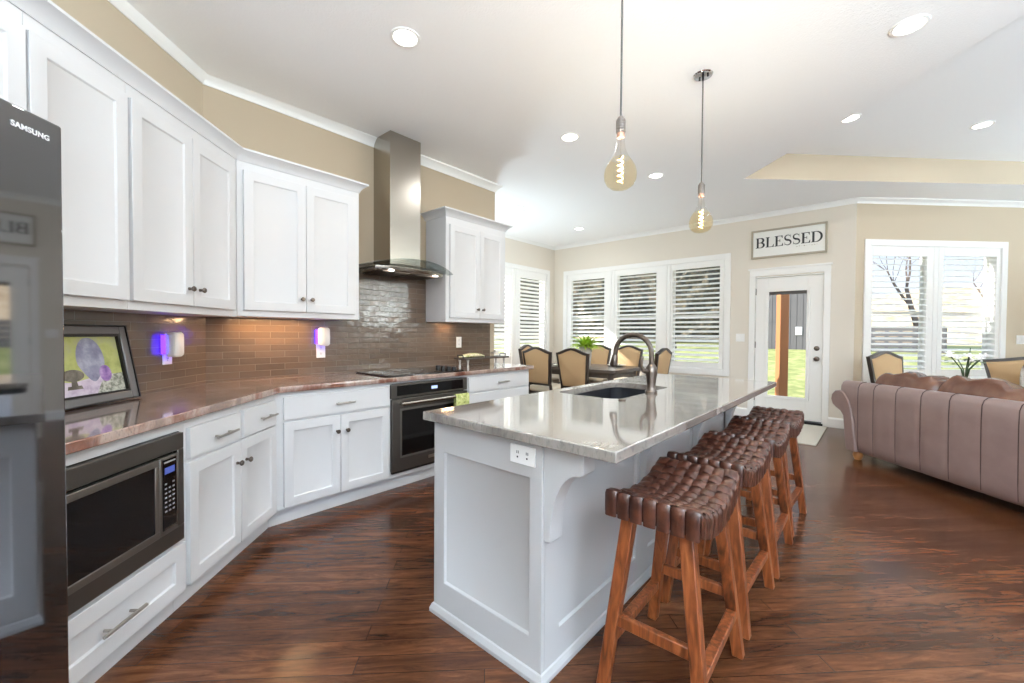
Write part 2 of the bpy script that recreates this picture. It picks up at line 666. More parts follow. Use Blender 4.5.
def slab_with_holes(name, outer, holes, z0, z1, m, zf=None, parent=None, bevel=0.0):
    """flat slab with holes; zf(x,y) adds a height"""
    zf = zf or (lambda x, y: 0)
    bm = bmesh.new()
    loops = []
    for lp in [outer] + holes:
        vs = [bm.verts.new((x, y, 0)) for x, y in lp]
        es = [bm.edges.new((vs[i], vs[(i + 1) % len(vs)])) for i in range(len(vs))]
        loops.append((vs, es))
    r = bmesh.ops.triangle_fill(bm, use_beauty=True, use_dissolve=False, edges=[e for _, es in loops for e in es])
    tris = [[v.co.xy.copy() for v in f.verts] for f in bm.faces]
    bm.free()
    mb = MB()
    for t in tris:
        a = (t[1] - t[0]).cross(t[2] - t[0])
        if a < 0:
            t = t[::-1]
        mb.add([(p.x, p.y, z1 + zf(*p)) for p in t], [(0, 1, 2)])
        mb.add([(p.x, p.y, z0 + zf(*p)) for p in t], [(2, 1, 0)])
    for lp in [outer] + holes:
        n = len(lp)
        mb.add([(x, y, z0 + zf(x, y)) for x, y in lp] + [(x, y, z1 + zf(x, y)) for x, y in lp],
               [(i, (i + 1) % n, n + (i + 1) % n, n + i) for i in range(n)])
    me = bpy.data.meshes.new(name)
    me.from_pydata(mb.v, [], mb.f)
    bm = bmesh.new()
    bm.from_mesh(me)
    bmesh.ops.remove_doubles(bm, verts=bm.verts, dist=1e-5)
    bmesh.ops.recalc_face_normals(bm, faces=bm.faces)
    bm.to_mesh(me)
    bm.free()
    me.materials.append(M[m])
    o = bpy.data.objects.new(name, me)
    COL.objects.link(o)
    if parent:
        o.parent = parent
    if bevel:
        md = o.modifiers.new('bevel', 'BEVEL')
        md.width = bevel
        md.segments = 2
        md.limit_method = 'ANGLE'
        md.angle_limit = radians(40)
        for p in me.polygons:
            p.use_smooth = True
        me.set_sharp_from_angle(angle=radians(80))
    return o


def wall(name, label, p, rz, length, h, holes, m, t=.17, z0=0.0):
    """wall from p along local x; room on the -y side; holes (x0,x1,z0,z1)"""
    xs = sorted({0, length, *[a for q in holes for a in q[:2]]})
    zs = sorted({z0, h, *[a for q in holes for a in q[2:]]})
    inside = lambda x, z: any(a < x < b and c < z < d for a, b, c, d in holes)
    mb = MB()
    solid = {}
    for i in range(len(xs) - 1):
        for j in range(len(zs) - 1):
            solid[i, j] = not inside((xs[i] + xs[i + 1]) / 2, (zs[j] + zs[j + 1]) / 2)
    for (i, j), ok in solid.items():
        if not ok:
            continue
        a, b, c, d = xs[i], xs[i + 1], zs[j], zs[j + 1]
        mb.add([(a, 0, c), (b, 0, c), (b, 0, d), (a, 0, d)], [(0, 1, 2, 3)])
        mb.add([(a, t, c), (b, t, c), (b, t, d), (a, t, d)], [(3, 2, 1, 0)])
        for (di, dj), q in {(-1, 0): [(a, 0, c), (a, 0, d), (a, t, d), (a, t, c)], (1, 0): [(b, 0, c), (b, t, c), (b, t, d), (b, 0, d)],
                            (0, -1): [(a, 0, c), (a, t, c), (b, t, c), (b, 0, c)], (0, 1): [(a, 0, d), (b, 0, d), (b, t, d), (a, t, d)]}.items():
            if not solid.get((i + di, j + dj), False):
                mb.add(q, [(0, 1, 2, 3)])
    o = mb.build(name, m, loc=(p[0], p[1], 0), rz=rz)
    return st_mesh(o, label)


# frames:  A = diagonal run, B = range run, C = window wall, D = living window wall
RA, RB, RC, RD = radians(135), radians(90), 0.0, radians(45)


def ab(a, b):
    return (SQ * (a + b), SQ * (a - b))


def PA(u, n, z=0.0):
    """a point on the diagonal run: u along it (towards the range corner), n its distance along (s,s)"""
    return (SQ * (n - u), SQ * (n + u), z)


AW = -1.845      # diagonal wall plane
BW = -3.33       # range wall plane
XD = -4.93       # dining side wall plane
YC = 6.85        # window wall plane
ceil_z = lambda x, y: 2.87 + .012 * (y - 1.8)
C_A0 = ab(AW, 3.5)
C_AB = (BW, SQ * 2 * AW - BW)
C_D0 = (-.26, YC)
bD = SQ * (C_D0[0] - C_D0[1])
aD0 = SQ * (C_D0[0] + C_D0[1])
AR, BR = 8.0, 3.5
C_D1 = ab(AR, bD)
C_R = ab(AR, BR)
outline = [C_A0, C_R, C_D1, C_D0, (XD, YC), (XD, 3.46), (BW, 3.46), C_AB]

# ------------------------------------------------------------------ structure
big = [(C_A0[0] - .3, C_A0[1] - .3), (C_R[0] + .3, C_R[1]), (C_D1[0], C_D1[1] + .3), (-.4, YC + .17), (XD - .17, YC + .17), (XD - .17, 3.3), (BW - .17, 3.3), (C_AB[0] - .17, C_AB[1])]
st_mesh(slab_with_holes('floor', big, [], -.12, 0, 'floor'), 'dark brown stained oak plank floor')
tr = [ab(2.81, -4.45), ab(7.3, -4.45), ab(7.3, 2.7), ab(2.81, 2.7)]
st_mesh(slab_with_holes('ceiling', [(x * 1.0, y * 1.0) for x, y in big], [tr], 0, .004, 'ceil', ceil_z), 'white textured ceiling over the kitchen and dining area')
TZ = 3.2
mb = MB()
n_ = 4
mb.add([(x, y, ceil_z(x, y) + .001) for x, y in tr] + [(x, y, TZ) for x, y in tr], [(i, (i + 1) % 4, 4 + (i + 1) % 4, 4 + i) for i in range(4)], 0)
cx_, cy_ = sum(p[0] for p in tr) / 4, sum(p[1] for p in tr) / 4
out_ = [(cx_ + (x - cx_) * 1.06, cy_ + (y - cy_) * 1.06) for x, y in tr]
mb.add([(x, y, TZ) for x, y in tr] + [(x, y, TZ) for x, y in out_] + [(x, y, ceil_z(x, y) + .004) for x, y in out_],
       [(0, 1, 2, 3)], 1)
o = mb.build('ceiling_tray', ['wall_d', 'ceil'])
st_mesh(o, 'raised tray ceiling with beige sides over the living area')

wall('wall_left', 'beige diagonal wall behind the picture and fridge', C_A0, RA, (Vector(C_AB) - Vector(C_A0)).length, 3.0, [], 'wall_d')
wall('wall_range', 'beige wall behind the cooktop and hood', C_AB, RB, 3.46 - C_AB[1], 3.0, [], 'wall_b', t=.16)
wall('wall_return', 'short wall where the kitchen opens to the dining bay', (BW - .16, 3.46), radians(180), BW - .16 - XD, 3.0, [], 'wall_c', t=.1)
W1 = (4.55, 6.60, .62, 2.36)
wall('wall_dining', 'beige side wall of the dining bay', (XD, 3.46), RB, YC - 3.46, 3.05, [(W1[0] - 3.46, W1[1] - 3.46, W1[2], W1[3])], 'wall_c')
W2 = (-4.62, -1.78, .66, 2.34)
DR = (-1.385, -.562, 0.0, 2.03)
wall('wall_back', 'light beige wall with three shuttered windows and a glass door', (XD, YC), RC, C_D0[0] - XD, 3.05,
     [(W2[0] - XD, W2[1] - XD, W2[2], W2[3]), (DR[0] - XD, DR[1] - XD, 0, DR[3])], 'wall_c')
W3 = (.19, 1.98, .66, 2.34)
wall('wall_right', 'beige living room wall with two shuttered windows', C_D0, RD, AR - aD0, 3.1, [W3], 'wall_d')
# walls beyond the picture: the far living room wall and the wall behind the camera, the latter's openings added to let in light
RLEN = BR - bD
W4 = (4.1, 5.7, .62, 2.36)
W5 = (.9, 3.6, .1, 2.6)
W6 = (6.1, 8.2, .1, 2.6)
wall('wall_living', 'living room end wall with windows', C_D1, radians(-45), RLEN, 3.1, [W4], 'wall_c')
RL2 = AR - AW
wall('wall_rear', 'unseen wall behind the camera, with wide openings added to let in light', C_R, radians(-135), RL2, 3.1, [(3.6, 6.5, .02, 2.76), (6.6, 9.6, .02, 2.76)], 'wall_c')

# crown moulding (trim) -----------------------------------------------------
crown = lambda zb, zt, w: [(0, zb), (.008, zb), (.014, zb + .018), (w * .45, zb + (zt - zb) * .45), (w * .8, zt - .026), (w, zt - .018), (w, zt), (0, zt)]
mb = MB()
mb.sweep([C_A0, C_AB, (BW, 3.46), (BW - .55, 3.46)], crown(2.805, 2.885, .06), 1)
st_mesh(mb.build('trim_1', 'trim', smooth=True), 'white crown moulding at the top of the kitchen walls')
mb = MB()
mb.sweep([(XD, 3.5), (XD, YC), C_D0, C_D1], crown(2.868, 2.94, .05), 1)
st_mesh(mb.build('trim_2', 'trim', smooth=True), 'white crown moulding round the dining bay and living room')
mb = MB()
bb = lambda h: [(0, 0), (.016, 0), (.016, h - .02), (.01, h - .006), (.006, h), (0, h)]
mb.sweep([(XD, 3.46), (XD, YC), (-1.448, YC)], bb(.13), 1)
mb.sweep([(-.505, YC), C_D0, C_D1], bb(.13), 1)
st_mesh(mb.build('baseboard_back', 'trim'), 'white baseboard along the window walls')


# ------------------------------------------------------------------ windows and shutters
def window(name, label, p, rz, x0, x1, z0, z1, mull, parts, cas=.08):
    """casing, jamb, mullions and glass; x in wall coordinates"""
    w = structure(name, label, (p[0], p[1], 0), rz)
    mb = MB()
    c = cas
    y0 = -.018
    mb.box(x0 - c, x0, y0, 0, z0 - c, z1 + c)
    mb.box(x1, x1 + c, y0, 0, z0 - c, z1 + c)
    mb.box(x0, x1, y0, 0, z1, z1 + c)
    mb.box(x0, x1, y0, 0, z0 - c, z0)
    mb.build('window_casing', 'trim', w, bevel=.003)
    mb = MB()
    j = .012
    mb.box(x0, x0 + j, 0, .17, z0, z1)
    mb.box(x1 - j, x1, 0, .17, z0, z1)
    mb.box(x0 + j, x1 - j, 0, .17, z1 - j, z1)
    mb.box(x0 + j, x1 - j, 0, .17, z0, z0 + j)
    for a, b in mull:
        mb.box(a, b, .0, .165, z0 + j, z1 - j)
    mb.build('window_jamb', 'trim', w)
    xs = [x0 + j] + [q for a, b in mull for q in (a, b)] + [x1 - j]
    for k in range(0, len(xs), 2):
        f = MB()
        a, b = xs[k], xs[k + 1]
        for q in ((a, a + .03, z0 + j, z1 - j), (b - .03, b, z0 + j, z1 - j)):
            f.box(q[0], q[1], .12, .15, q[2], q[3])
        zm = (z0 + z1) / 2
        for za, zb in ((z0 + j, z0 + j + .03), (z1 - j - .03, z1 - j), (zm - .018, zm + .018)):
            f.box(a + .03, b - .03, .12, .15, za, zb)
        f.build('window_sash', 'trim', w)
        g = MB()
        g.add([(a + .03, .135, z0 + .03), (b - .03, .135, z0 + .03), (b - .03, .135, z1 - .03), (a + .03, .135, z1 - .03)], [(0, 1, 2, 3)])
        g.build('window_pane', 'glass', w)
    return w


def shutter(label, p, rz, x0, x1, z0, z1, lx0, lx1, lz0, lz1, tilt, group):
    """plantation shutter panel with louvers from lx0..lx1, lz0..lz1"""
    c, s_ = cos(rz), sin(rz)
    xm = (x0 + x1) / 2
    t = thing('plantation_shutter', label, 'shutter', (p[0] + c * xm, p[1] + s_ * xm, z0), rz, group)
    q = lambda x: x - xm
    mb = MB()
    ya, yb = .0, .03
    h = z1 - z0
    mb.box(q(x0), q(lx0), ya, yb, 0, h)
    mb.box(q(lx1), q(x1), ya, yb, 0, h)
    mb.box(q(lx0), q(lx1), ya, yb, 0, lz0 - z0)
    mb.box(q(lx0), q(lx1), ya, yb, lz1 - z0, h)
    mb.build('shutter_frame', 'trim', t, bevel=.003)
    n = int(round((lz1 - lz0) / .0725))
    dz = (lz1 - lz0) / n
    mb = MB()
    w = .074
    prof = [(-.5, 0), (-.3, .09), (0, .12), (.3, .09), (.5, 0), (.3, -.09), (0, -.12), (-.3, -.09)]
    ct, st = cos(tilt), sin(tilt)
    for k in range(n):
        zc = lz0 + dz * (k + .5) - z0
        ring = lambda x: [(x, .016 + w * (a * ct - b * .55 * st), zc + w * (a * st + b * .55 * ct)) for a, b in prof]
        mb.loft([ring(q(lx0) + .002), ring(q(lx1) - .002)])
    mb.build('louver_slats', 'trim', t, smooth=True, angle=50)
    kb = MB()
    kb.lathe([(0, 0), (.006, .001), (.008, .008), (.005, .014), (0, .015)], n=10)
    ko = kb.build('shutter_knob', 'trim', t, smooth=True)
    ko.rotation_euler.x = radians(90)
    ko.location = (q(lx1) + (x1 - lx1) * .4, 0, h * .45)
    return t


window('window_1', 'shuttered pair of windows in the dining side wall', (XD, 0), RB, W1[0], W1[1], W1[2], W1[3], [(5.58, 5.66)], 2)
tl1 = radians(28)
tl0 = radians(40)
shutter('white shutter half hidden behind the kitchen wall end', (XD, 0), RB, 4.57, 5.57, .64, 2.35, 4.68, 5.535, .80, 2.22, tl0, 'plantation shutters')
shutter('white shutter beside the dining corner, bright with sun', (XD, 0), RB, 5.67, 6.585, .64, 2.35, 5.803, 6.518, .80, 2.22, tl0, 'plantation shutters')
window('window_2', 'row of three shuttered windows behind the dining table', (0, YC), RC, W2[0], W2[1], W2[2], W2[3], [(-3.665, -3.605), (-2.655, -2.6)], 3)
shutter('white shutter closest to the dining corner, behind the fern', (0, YC), RC, -4.605, -3.67, .68, 2.33, -4.52, -3.81, .77, 2.225, tl1, 'plantation shutters')
shutter('white shutter in the middle of the row of three', (0, YC), RC, -3.60, -2.66, .68, 2.33, -3.549, -2.839, .77, 2.235, tl1, 'plantation shutters')
shutter('white shutter in the row of three, next to the glass door', (0, YC), RC, -2.595, -1.795, .68, 2.33, -2.566, -1.853, .77, 2.245, tl1, 'plantation shutters')
window('window_3', 'pair of shuttered windows behind the sofa', C_D0, RD, W3[0], W3[1], W3[2], W3[3], [(1.06, 1.12)], 2)
tl3 = radians(20)
shutter('white open-slat shutter behind the tan chair, near the wall corner', C_D0, RD, .205, 1.055, .68, 2.33, .231, .962, .77, 2.215, tl3, 'plantation shutters')
shutter('white open-slat shutter behind the orchid and settee', C_D0, RD, 1.125, 1.965, .68, 2.33, 1.193, 1.926, .77, 2.228, tl3, 'plantation shutters')
window('window_4', 'living room end window', C_D1, radians(-45), W4[0], W4[1], W4[2], W4[3], [], 1)
shutter('white shutter of the living room end window', C_D1, radians(-45), W4[0] + .015, W4[1] - .015, .64, 2.35, W4[0] + .12, W4[1] - .12, .8, 2.22, radians(20), 'plantation shutters')

# ------------------------------------------------------------------ glass door
d = structure('door_1', 'white glass-paned back door with pewter lever', (0, YC, 0), 0)
mb = MB()
mb.box(-1.448, -1.372, -.02, 0, 0, 2.04)
mb.box(-.577, -.505, -.02, 0, 0, 2.04)
mb.box(-1.448, -.505, -.02, 0, 2.04, 2.125)
mb.box(-1.463, -.49, -.032, 0, 2.125, 2.15)
mb.build('door_casing', 'trim', d, bevel=.003)
mb = MB()
mb.box(-1.385, -1.372, 0, .15, 0, 2.03)
mb.box(-.575, -.562, 0, .15, 0, 2.03)
mb.box(-1.372, -.575, 0, .15, 2.015, 2.03)
mb.build('door_jamb', 'trim', d)
mb = MB()
mb.box(-1.385, -.562, -.03, .16, 0, .035)
mb.build('door_threshold', 'blk', d)
GX0, GX1, GZ0, GZ1 = -1.212, -.757, .345, 1.817
mb = MB()
yA, yB = .02, .06
mb.box(-1.366, GX0, yA, yB, .045, 2.01)
mb.box(GX1, -.581, yA, yB, .045, 2.01)
mb.box(GX0, GX1, yA, yB, .045, GZ0)
mb.box(GX0, GX1, yA, yB, GZ1, 2.01)
mb.build('door_slab', 'trim', d, bevel=.003)
mb = MB()
k = .035
for a, b, c, e in ((GX0 - k, GX0 + .006, GZ0 - k, GZ1 + k), (GX1 - .006, GX1 + k, GZ0 - k, GZ1 + k), (GX0, GX1, GZ0 - k, GZ0 + .006), (GX0, GX1, GZ1 - .006, GZ1 + k)):
    mb.box(a, b, .006, .022, c, e)
mb.build('glass_surround', 'trim', d, bevel=.004)
mb = MB()
mb.add([(GX0, .04, GZ0), (GX1, .04, GZ0), (GX1, .04, GZ1), (GX0, .04, GZ1)], [(0, 1, 2, 3)])
mb.build('door_pane', 'glass', d)
mb = MB()
mb.box(GX0 + .006, GX1 - .006, .034, .038, GZ1 - .05, GZ1 - .006)
mb.build('blind_headrail', 'fence', d)
mb = MB()
mb.lathe([(.001, 0), (.03, .0), (.032, .006), (.026, .012), (.018, .014), (.016, .022), (.001, .024)], n=20)
o = mb.build('deadbolt', 'bronze', d, smooth=True)
o.location, o.rotation_euler = (-.645, .02, 1.026), (radians(90), 0, 0)
mb = MB()
mb.lathe([(.001, 0), (.03, .0), (.032, .006), (.024, .012), (.011, .016), (.011, .03), (.026, .04), (.031, .052), (.026, .064), (.001, .068)], n=20)
o = mb.build('door_knob', 'bronze', d, smooth=True)
o.location, o.rotation_euler = (-.643, .02, .886), (radians(90), 0, 0)
for z in (.3, 1.06, 1.82):
    mb = MB()
    mb.tube([(-1.369, .012, z - .045), (-1.369, .012, z + .045)], .008, 8)
    mb.build('hinge', 'bronze', d, smooth=True)

# ------------------------------------------------------------------ tile backsplash
mb = MB()
ca, cb = .008, .008
a_len = (Vector(C_AB) - Vector(C_A0)).length
uA = lambda u: a_len - ((SQ * (C_AB[1] - C_AB[0])) - u)       # u on the diagonal run -> local x of wall_left
mb.box(uA(1.1), a_len + .004, -.008, 0, .86, 1.32)
o = mb.build('wall_tile', 'tile', loc=(C_A0[0], C_A0[1], 0), rz=RA)
st_mesh(o, 'glossy brown subway tile behind the picture')
mb = MB()
mb.box(0.004, 3.385 - C_AB[1], -.008, 0, .86, 1.32)
mb.box(1.60 - C_AB[1], 2.56 - C_AB[1], -.008, 0, 1.32, 1.78)
o = mb.build('wall_tile.001', 'tile', loc=(C_AB[0], C_AB[1], 0), rz=RB)
st_mesh(o, 'brown subway tile behind the cooktop')


# ------------------------------------------------------------------ hardware helpers
def bar_pull(parent, x, z, y, length=.16):
    h = parent
    mb = MB()
    mb.tube([(x - length / 2, y - .03, z), (x + length / 2, y - .03, z)], .0062, 10)
    for k in (-1, 1):
        mb.tube([(x + k * length * .3, y, z), (x + k * length * .3, y - .03, z)], .005, 8)
    return mb.build('handle', 'nickel', h, smooth=True)


def knob(parent, x, z, y):
    mb = MB()
    mb.lathe([(.001, 0), (.008, 0), (.0065, .012), (.007, .016), (.013, .021), (.0145, .026), (.011, .031), (.001, .032)], n=16)
    o = mb.build('knob', 'bronze', parent, smooth=True)
    o.location = (x, y, z)
    o.rotation_euler = (radians(90), 0, 0)
    return o


def door_part(parent, x0, x1, z0, z1, kx=None, kz=None, rail=.056, name='cabinet_door', label=None):
    mb = MB()
    mb.shaker(x0, x1, z0, z1, rail=rail)
    o = mb.build(name, 'cab', parent, bevel=.0015, seg=1)
    if kx is not None:
        knob(o, kx, kz, -.02)
    return o


def drawer_part(parent, x0, x1, z0, z1, hx=None, hz=None, rail=0, length=.16):
    mb = MB()
    if rail:
        mb.shaker(x0, x1, z0, z1, rail=rail)
    else:
        mb.box(x0, x1, -.02, 0, z0, z1)
    o = mb.build('drawer', 'cab', parent, bevel=.002)
    if hx is not None:
        bar_pull(o, hx, hz, -.02, length)
    return o


# ------------------------------------------------------------------ upper cabinets
def upper(label, origin, rz, w, z0, zf, zt, dep, doors, lside=False):
    """doors: (x0,x1,knob x or None); z0 bottom of rail; zf top of face"""
    t = thing('wall_cabinet', label, 'cabinet', (*origin, z0), rz, 'white wall cabinets')
    mb = MB()
    mb.box(0, w, 0, dep, 0, zf - z0)
    mb.build('cabinet_body', 'cab', t, bevel=.0015, seg=1)
    for a, b, kx in doors:
        door_part(t, a, b, .04, zt - z0, kx, .128)
    return t


UA, UB = -1.555, -3.02
ux = lambda u0: PA(u0, UA)[:2]
upper('white cabinet above the dark fridge', ux(.93), RA, 1.519 - .93, 1.293, 2.272, 2.21, UA - AW - .002, [(.02, .29, None), (.295, .58, None)])
upper('tall white single-door cabinet between fridge and the two-door corner cabinet', ux(1.519), RA, .399, 1.293, 2.272, 2.21, UA - AW - .002, [(.002, .388, None)])
ucor = SQ * ((2 * SQ * UA - UB) - UB) if False else None
yc = 2 * SQ * UA - UB          # y of the corner of the two faces
ucorner = SQ * (yc - UB)
upper('white two-door cabinet above the framed picture, at the inner corner', ux(1.918), RA, ucorner - 1.918, 1.293, 2.272, 2.21, UA - AW - .012,
      [(.008, .383, .349), (.387, .752, .43)])
upper('white two-door cabinet with its end beside the range hood chimney, over the corner counter', (UB, yc + .001), RB, 1.634 - yc, 1.298, 2.272, 2.214, UB - BW - .012,
      [(.856 - yc, 1.233 - yc, 1.203 - yc), (1.236 - yc, 1.594 - yc, 1.268 - yc)])
upper('white two-door cabinet past the hood, by the dining bay', (UB, 2.49), RB, .81, 1.305, 2.285, 2.21, UB - BW - .01,
      [(.04, .42, .385), (.423, .77, .458)])
cc = lambda zb, zt, w: [(-.004, zb), (.006, zb), (.01, zb + .012), (w * .4, zb + (zt - zb) * .45), (w * .85, zt - .016), (w, zt - .012), (w, zt), (-.004, zt)]
mb = MB()
mb.sweep([PA(.93, UA)[:2], PA(ucorner, UA)[:2], (UB, 1.634), (BW + .001, 1.634)], cc(2.268, 2.335, .055), 1)
st_mesh(mb.build('trim_3', 'cab', smooth=True), 'white cabinet crown along the corner wall cabinets')
mb = MB()
mb.sweep([(BW + .001, 2.49), (UB, 2.49), (UB, 3.30), (BW + .001, 3.30)], cc(2.28, 2.345, .055), 1)
st_mesh(mb.build('trim_4', 'cab', smooth=True), 'white cabinet crown on the cabinet past the hood')

# ------------------------------------------------------------------ base cabinets
FA, FB = -1.28, -2.752           # face-frame planes
TOEA, TOEB = -1.328, -2.80


def base_cab(label, origin, rz, w, dep, z1=.828):
    t = thing('base_cabinet', label, 'cabinet', (*origin, 0), rz, 'white base cabinets')
    return t


fa = lambda u: PA(u, FA)[:2]
DA, DB = FA - AW - .012, FB - BW - .012
ycb = 2 * SQ * FA - FB
ucb = SQ * (ycb - FB)
# microwave cabinet
t = base_cab('white base cabinet holding the built-in microwave above a wide drawer', fa(1.1), RA, 0, 0)
mb = MB()
w = 1.848 - 1.1
mb.box(0, .06, 0, DA, .1, .828)
mb.box(.722, w, 0, DA, .1, .828)
mb.box(.06, .722, 0, DA, .1, .335)
mb.box(.06, .722, 0, DA, .785, .828)
mb.box(.06, .722, DA - .02, DA, .335, .785)
mb.build('cabinet_body', 'cab', t)
mb = MB()
mb.box(0, w, -TOEA + FA, DA, 0, .1)
mb.build('toe_kick', 'cab', t)
drawer_part(t, .05, .73, .108, .317, .40, .205, rail=.06, length=.17)
# microwave (in its opening)
mw = thing('microwave', 'black stainless built-in microwave under the granite counter', 'microwave', (*fa(1.16), .335), RA)
mb = MB()
W_, H_ = .656, .447
mb.box(.0, W_, -.024, -.004, 0, .065)
mb.box(.0, W_, -.024, -.004, H_ - .067, H_)
mb.box(.0, .025, -.024, -.004, .065, H_ - .067)
mb.box(W_ - .033, W_, -.024, -.004, .065, H_ - .067)
mb.build('trim_kit', 'blksteel', mw, bevel=.003)
mb = MB()
mb.box(.025, .62, -.004, .4, .04, .41)
mb.build('microwave_body', 'blk', mw)
mb = MB()
x0, x1, z0, z1 = .028, .518, .066, .372
mb.box(x0, x1, -.03, -.008, z0, z0 + .026)
mb.box(x0, x1, -.03, -.008, z1 - .026, z1)
mb.box(x0, x0 + .02, -.03, -.008, z0 + .026, z1 - .026)
mb.box(x1 - .02, x1, -.03, -.008, z0 + .026, z1 - .026)
o = mb.build('microwave_door', 'blksteel2', mw, bevel=.002)
mb = MB()
mb.box(x0 + .02, x1 - .02, -.026, -.01, z0 + .026, z1 - .026)
mb.build('door_window', 'blkglass', o)
mb = MB()
mb.box(.521, .613, -.03, -.008, .066, .372)
o = mb.build('control_panel', 'blksteel2', mw, bevel=.002)
mb = MB()
mb.box(.531, .604, -.0315, -.02, .085, .362)
mb.build('panel_glass', 'blkglass', o)
mb = MB()
mb.box(.538, .597, -.0325, -.03, .348, .354)
mb.build('maker_mark', 'marks', o)
mb = MB()
for r_ in range(7):
    for c_ in range(3):
        if r_ < 6 or c_ != 1:
            mb.box(.541 + c_ * .02, .551 + c_ * .02, -.0325, -.03, .155 + r_ * .018, .161 + r_ * .018)
mb.build('key_marks', 'marks', o)
mb = MB()
mb.box(.541, .592, -.0325, -.03, .305, .33)
mb.build('clock_display', mat('dim_clock_display', (30, 36, 60), .2, emis=(90, 110, 200), es=.35), o)
mb = MB()
mb.box(.536, .6, -.034, -.03, .088, .094)
mb.build('open_button', 'steel', o)
# drawer and door cabinet on the diagonal
t = base_cab('white base cabinet with two small drawers over two doors, between microwave and inner corner', fa(1.849), RA, 0, 0)
w = ucb - 1.849
mb = MB()
mb.box(0, w, 0, DA, .1, .828)
mb.build('cabinet_body', 'cab', t)
mb = MB()
mb.box(0, w + .0125, -TOEA + FA, -TOEA + FA + .018, 0, .1)
mb.build('toe_kick', 'cab', t)
q = lambda u: u - 1.849
drawer_part(t, q(1.862), q(2.229), .655, .787, q(2.078), .712)
drawer_part(t, q(2.258), q(2.597), .645, .79, q(2.471), .714)
door_part(t, q(1.857), q(2.229), .112, .638, q(2.194), .533)
door_part(t, q(2.232), q(2.594), .107, .638, q(2.275), .528)
# range run
t = base_cab('white base cabinet with one wide drawer over two doors, next to the oven', (FB, ycb + .001), RB, 0, 0)
w = 1.733 - ycb
mb = MB()
mb.box(0, w, 0, DB, .1, .828)
mb.build('cabinet_body', 'cab', t)
mb = MB()
mb.box(-.0225, w, -TOEB + FB, -TOEB + FB + .018, 0, .1)
mb.build('toe_kick', 'cab', t)
q = lambda y: y - ycb - .001
drawer_part(t, q(.99), q(1.723), .658, .797, q(1.372), .725, length=.13)
door_part(t, q(.99), q(1.347), .116, .642, q(1.322), .536)
door_part(t, q(1.350), q(1.721), .116, .642, q(1.39), .535)
# oven cabinet surround
t = base_cab('white base cabinet surround below and beside the wall oven', (FB, 1.734), RB, 0, 0)
mb = MB()
mb.box(0, .02, 0, DB, .1, .828)
mb.box(.742, .775, 0, DB, .1, .828)
mb.box(.02, .742, 0, DB, .1, .132)
mb.box(.02, .742, 0, DB, .815, .828)
mb.box(.02, .742, DB - .02, DB, .132, .815)
mb.build('cabinet_body', 'cab', t)
mb = MB()
mb.box(0, .775, -TOEB + FB, DB, 0, .1)
mb.build('toe_kick', 'cab', t)
# oven
ov = thing('wall_oven', 'black stainless oven built in under the cooktop', 'oven', (FB, 1.735, .134), RB)
mb = MB()
mb.box(.022, .738, .0, .5, .002, .676)
mb.build('oven_body', 'blk', ov)
mb = MB()
mb.box(0, .76, -.022, -.001, .57, .678)
o = mb.build('control_panel', 'blksteel', ov, bevel=.002)
mb = MB()
mb.box(.05, .71, -.0245, -.02, .588, .664)
mb.build('panel_glass', 'blkglass', o)
mb = MB()
mb.box(.37, .43, -.026, -.024, .614, .638)
mb.build('clock_display', 'disp', o)
mb = MB()
mb.box(.004, .756, -.032, -.001, .018, .562)
o = mb.build('oven_door', 'blksteel', ov, bevel=.003)
mb = MB()
mb.box(.085, .675, -.0345, -.03, .13, .475)
mb.build('oven_window', 'blkglass', o)
mb = MB()
for a, b, c, e in ((.07, .085, .115, .49), (.675, .69, .115, .49), (.085, .675, .115, .13), (.085, .675, .475, .49)):
    mb.box(a, b, -.037, -.03, c, e)
mb.build('window_trim', 'blksteel2', o, bevel=.001)
mb = MB()
mb.tube([(.05, -.085, .535), (.71, -.085, .535)], .013, 14)
for x in (.075, .685):
    mb.tube([(x, -.03, .53), (x, -.085, .535)], .011, 10)
mb.build('handle', 'steel', o, smooth=True)
mb = MB()
mb.box(.335, .425, -.0345, -.03, .06, .085)
mb.build('badge', 'nickel', o)
mb = MB()
mb.box(.01, .75, -.02, -.001, .0, .016)
mb.build('vent_grille', 'blk', ov)
# drawers past the oven
t = base_cab('white three-drawer base cabinet at the end of the run, past the oven', (FB, 2.51), RB, 0, 0)
mb = MB()
mb.box(0, .87, 0, DB, .1, .828)
mb.build('cabinet_body', 'cab', t)
mb = MB()
mb.box(0, .87, -TOEB + FB, DB, 0, .1)
mb.build('toe_kick', 'cab', t)
for z0, z1, hz in ((.672, .803, .738), (.39, .655, .55), (.112, .375, .26)):
    drawer_part(t, .012, .85, z0, z1, .44, hz, length=.15)

# ------------------------------------------------------------------ kitchen countertop
CEA, CEB = -1.238, -2.712
yce = 2 * SQ * CEA - CEB
outer = [PA(1.09, CEA)[:2], (CEB, yce), (CEB, 3.42), (BW + .01, 3.42), (BW + .01, C_AB[1] + .004), PA(1.09, AW + .01)[:2]]
o = slab_with_holes('countertop', outer, [], .831, .867, 'gran_k', bevel=.004)
tag(o, 'rose and grey granite worktop along the wall cabinets', 'countertop')

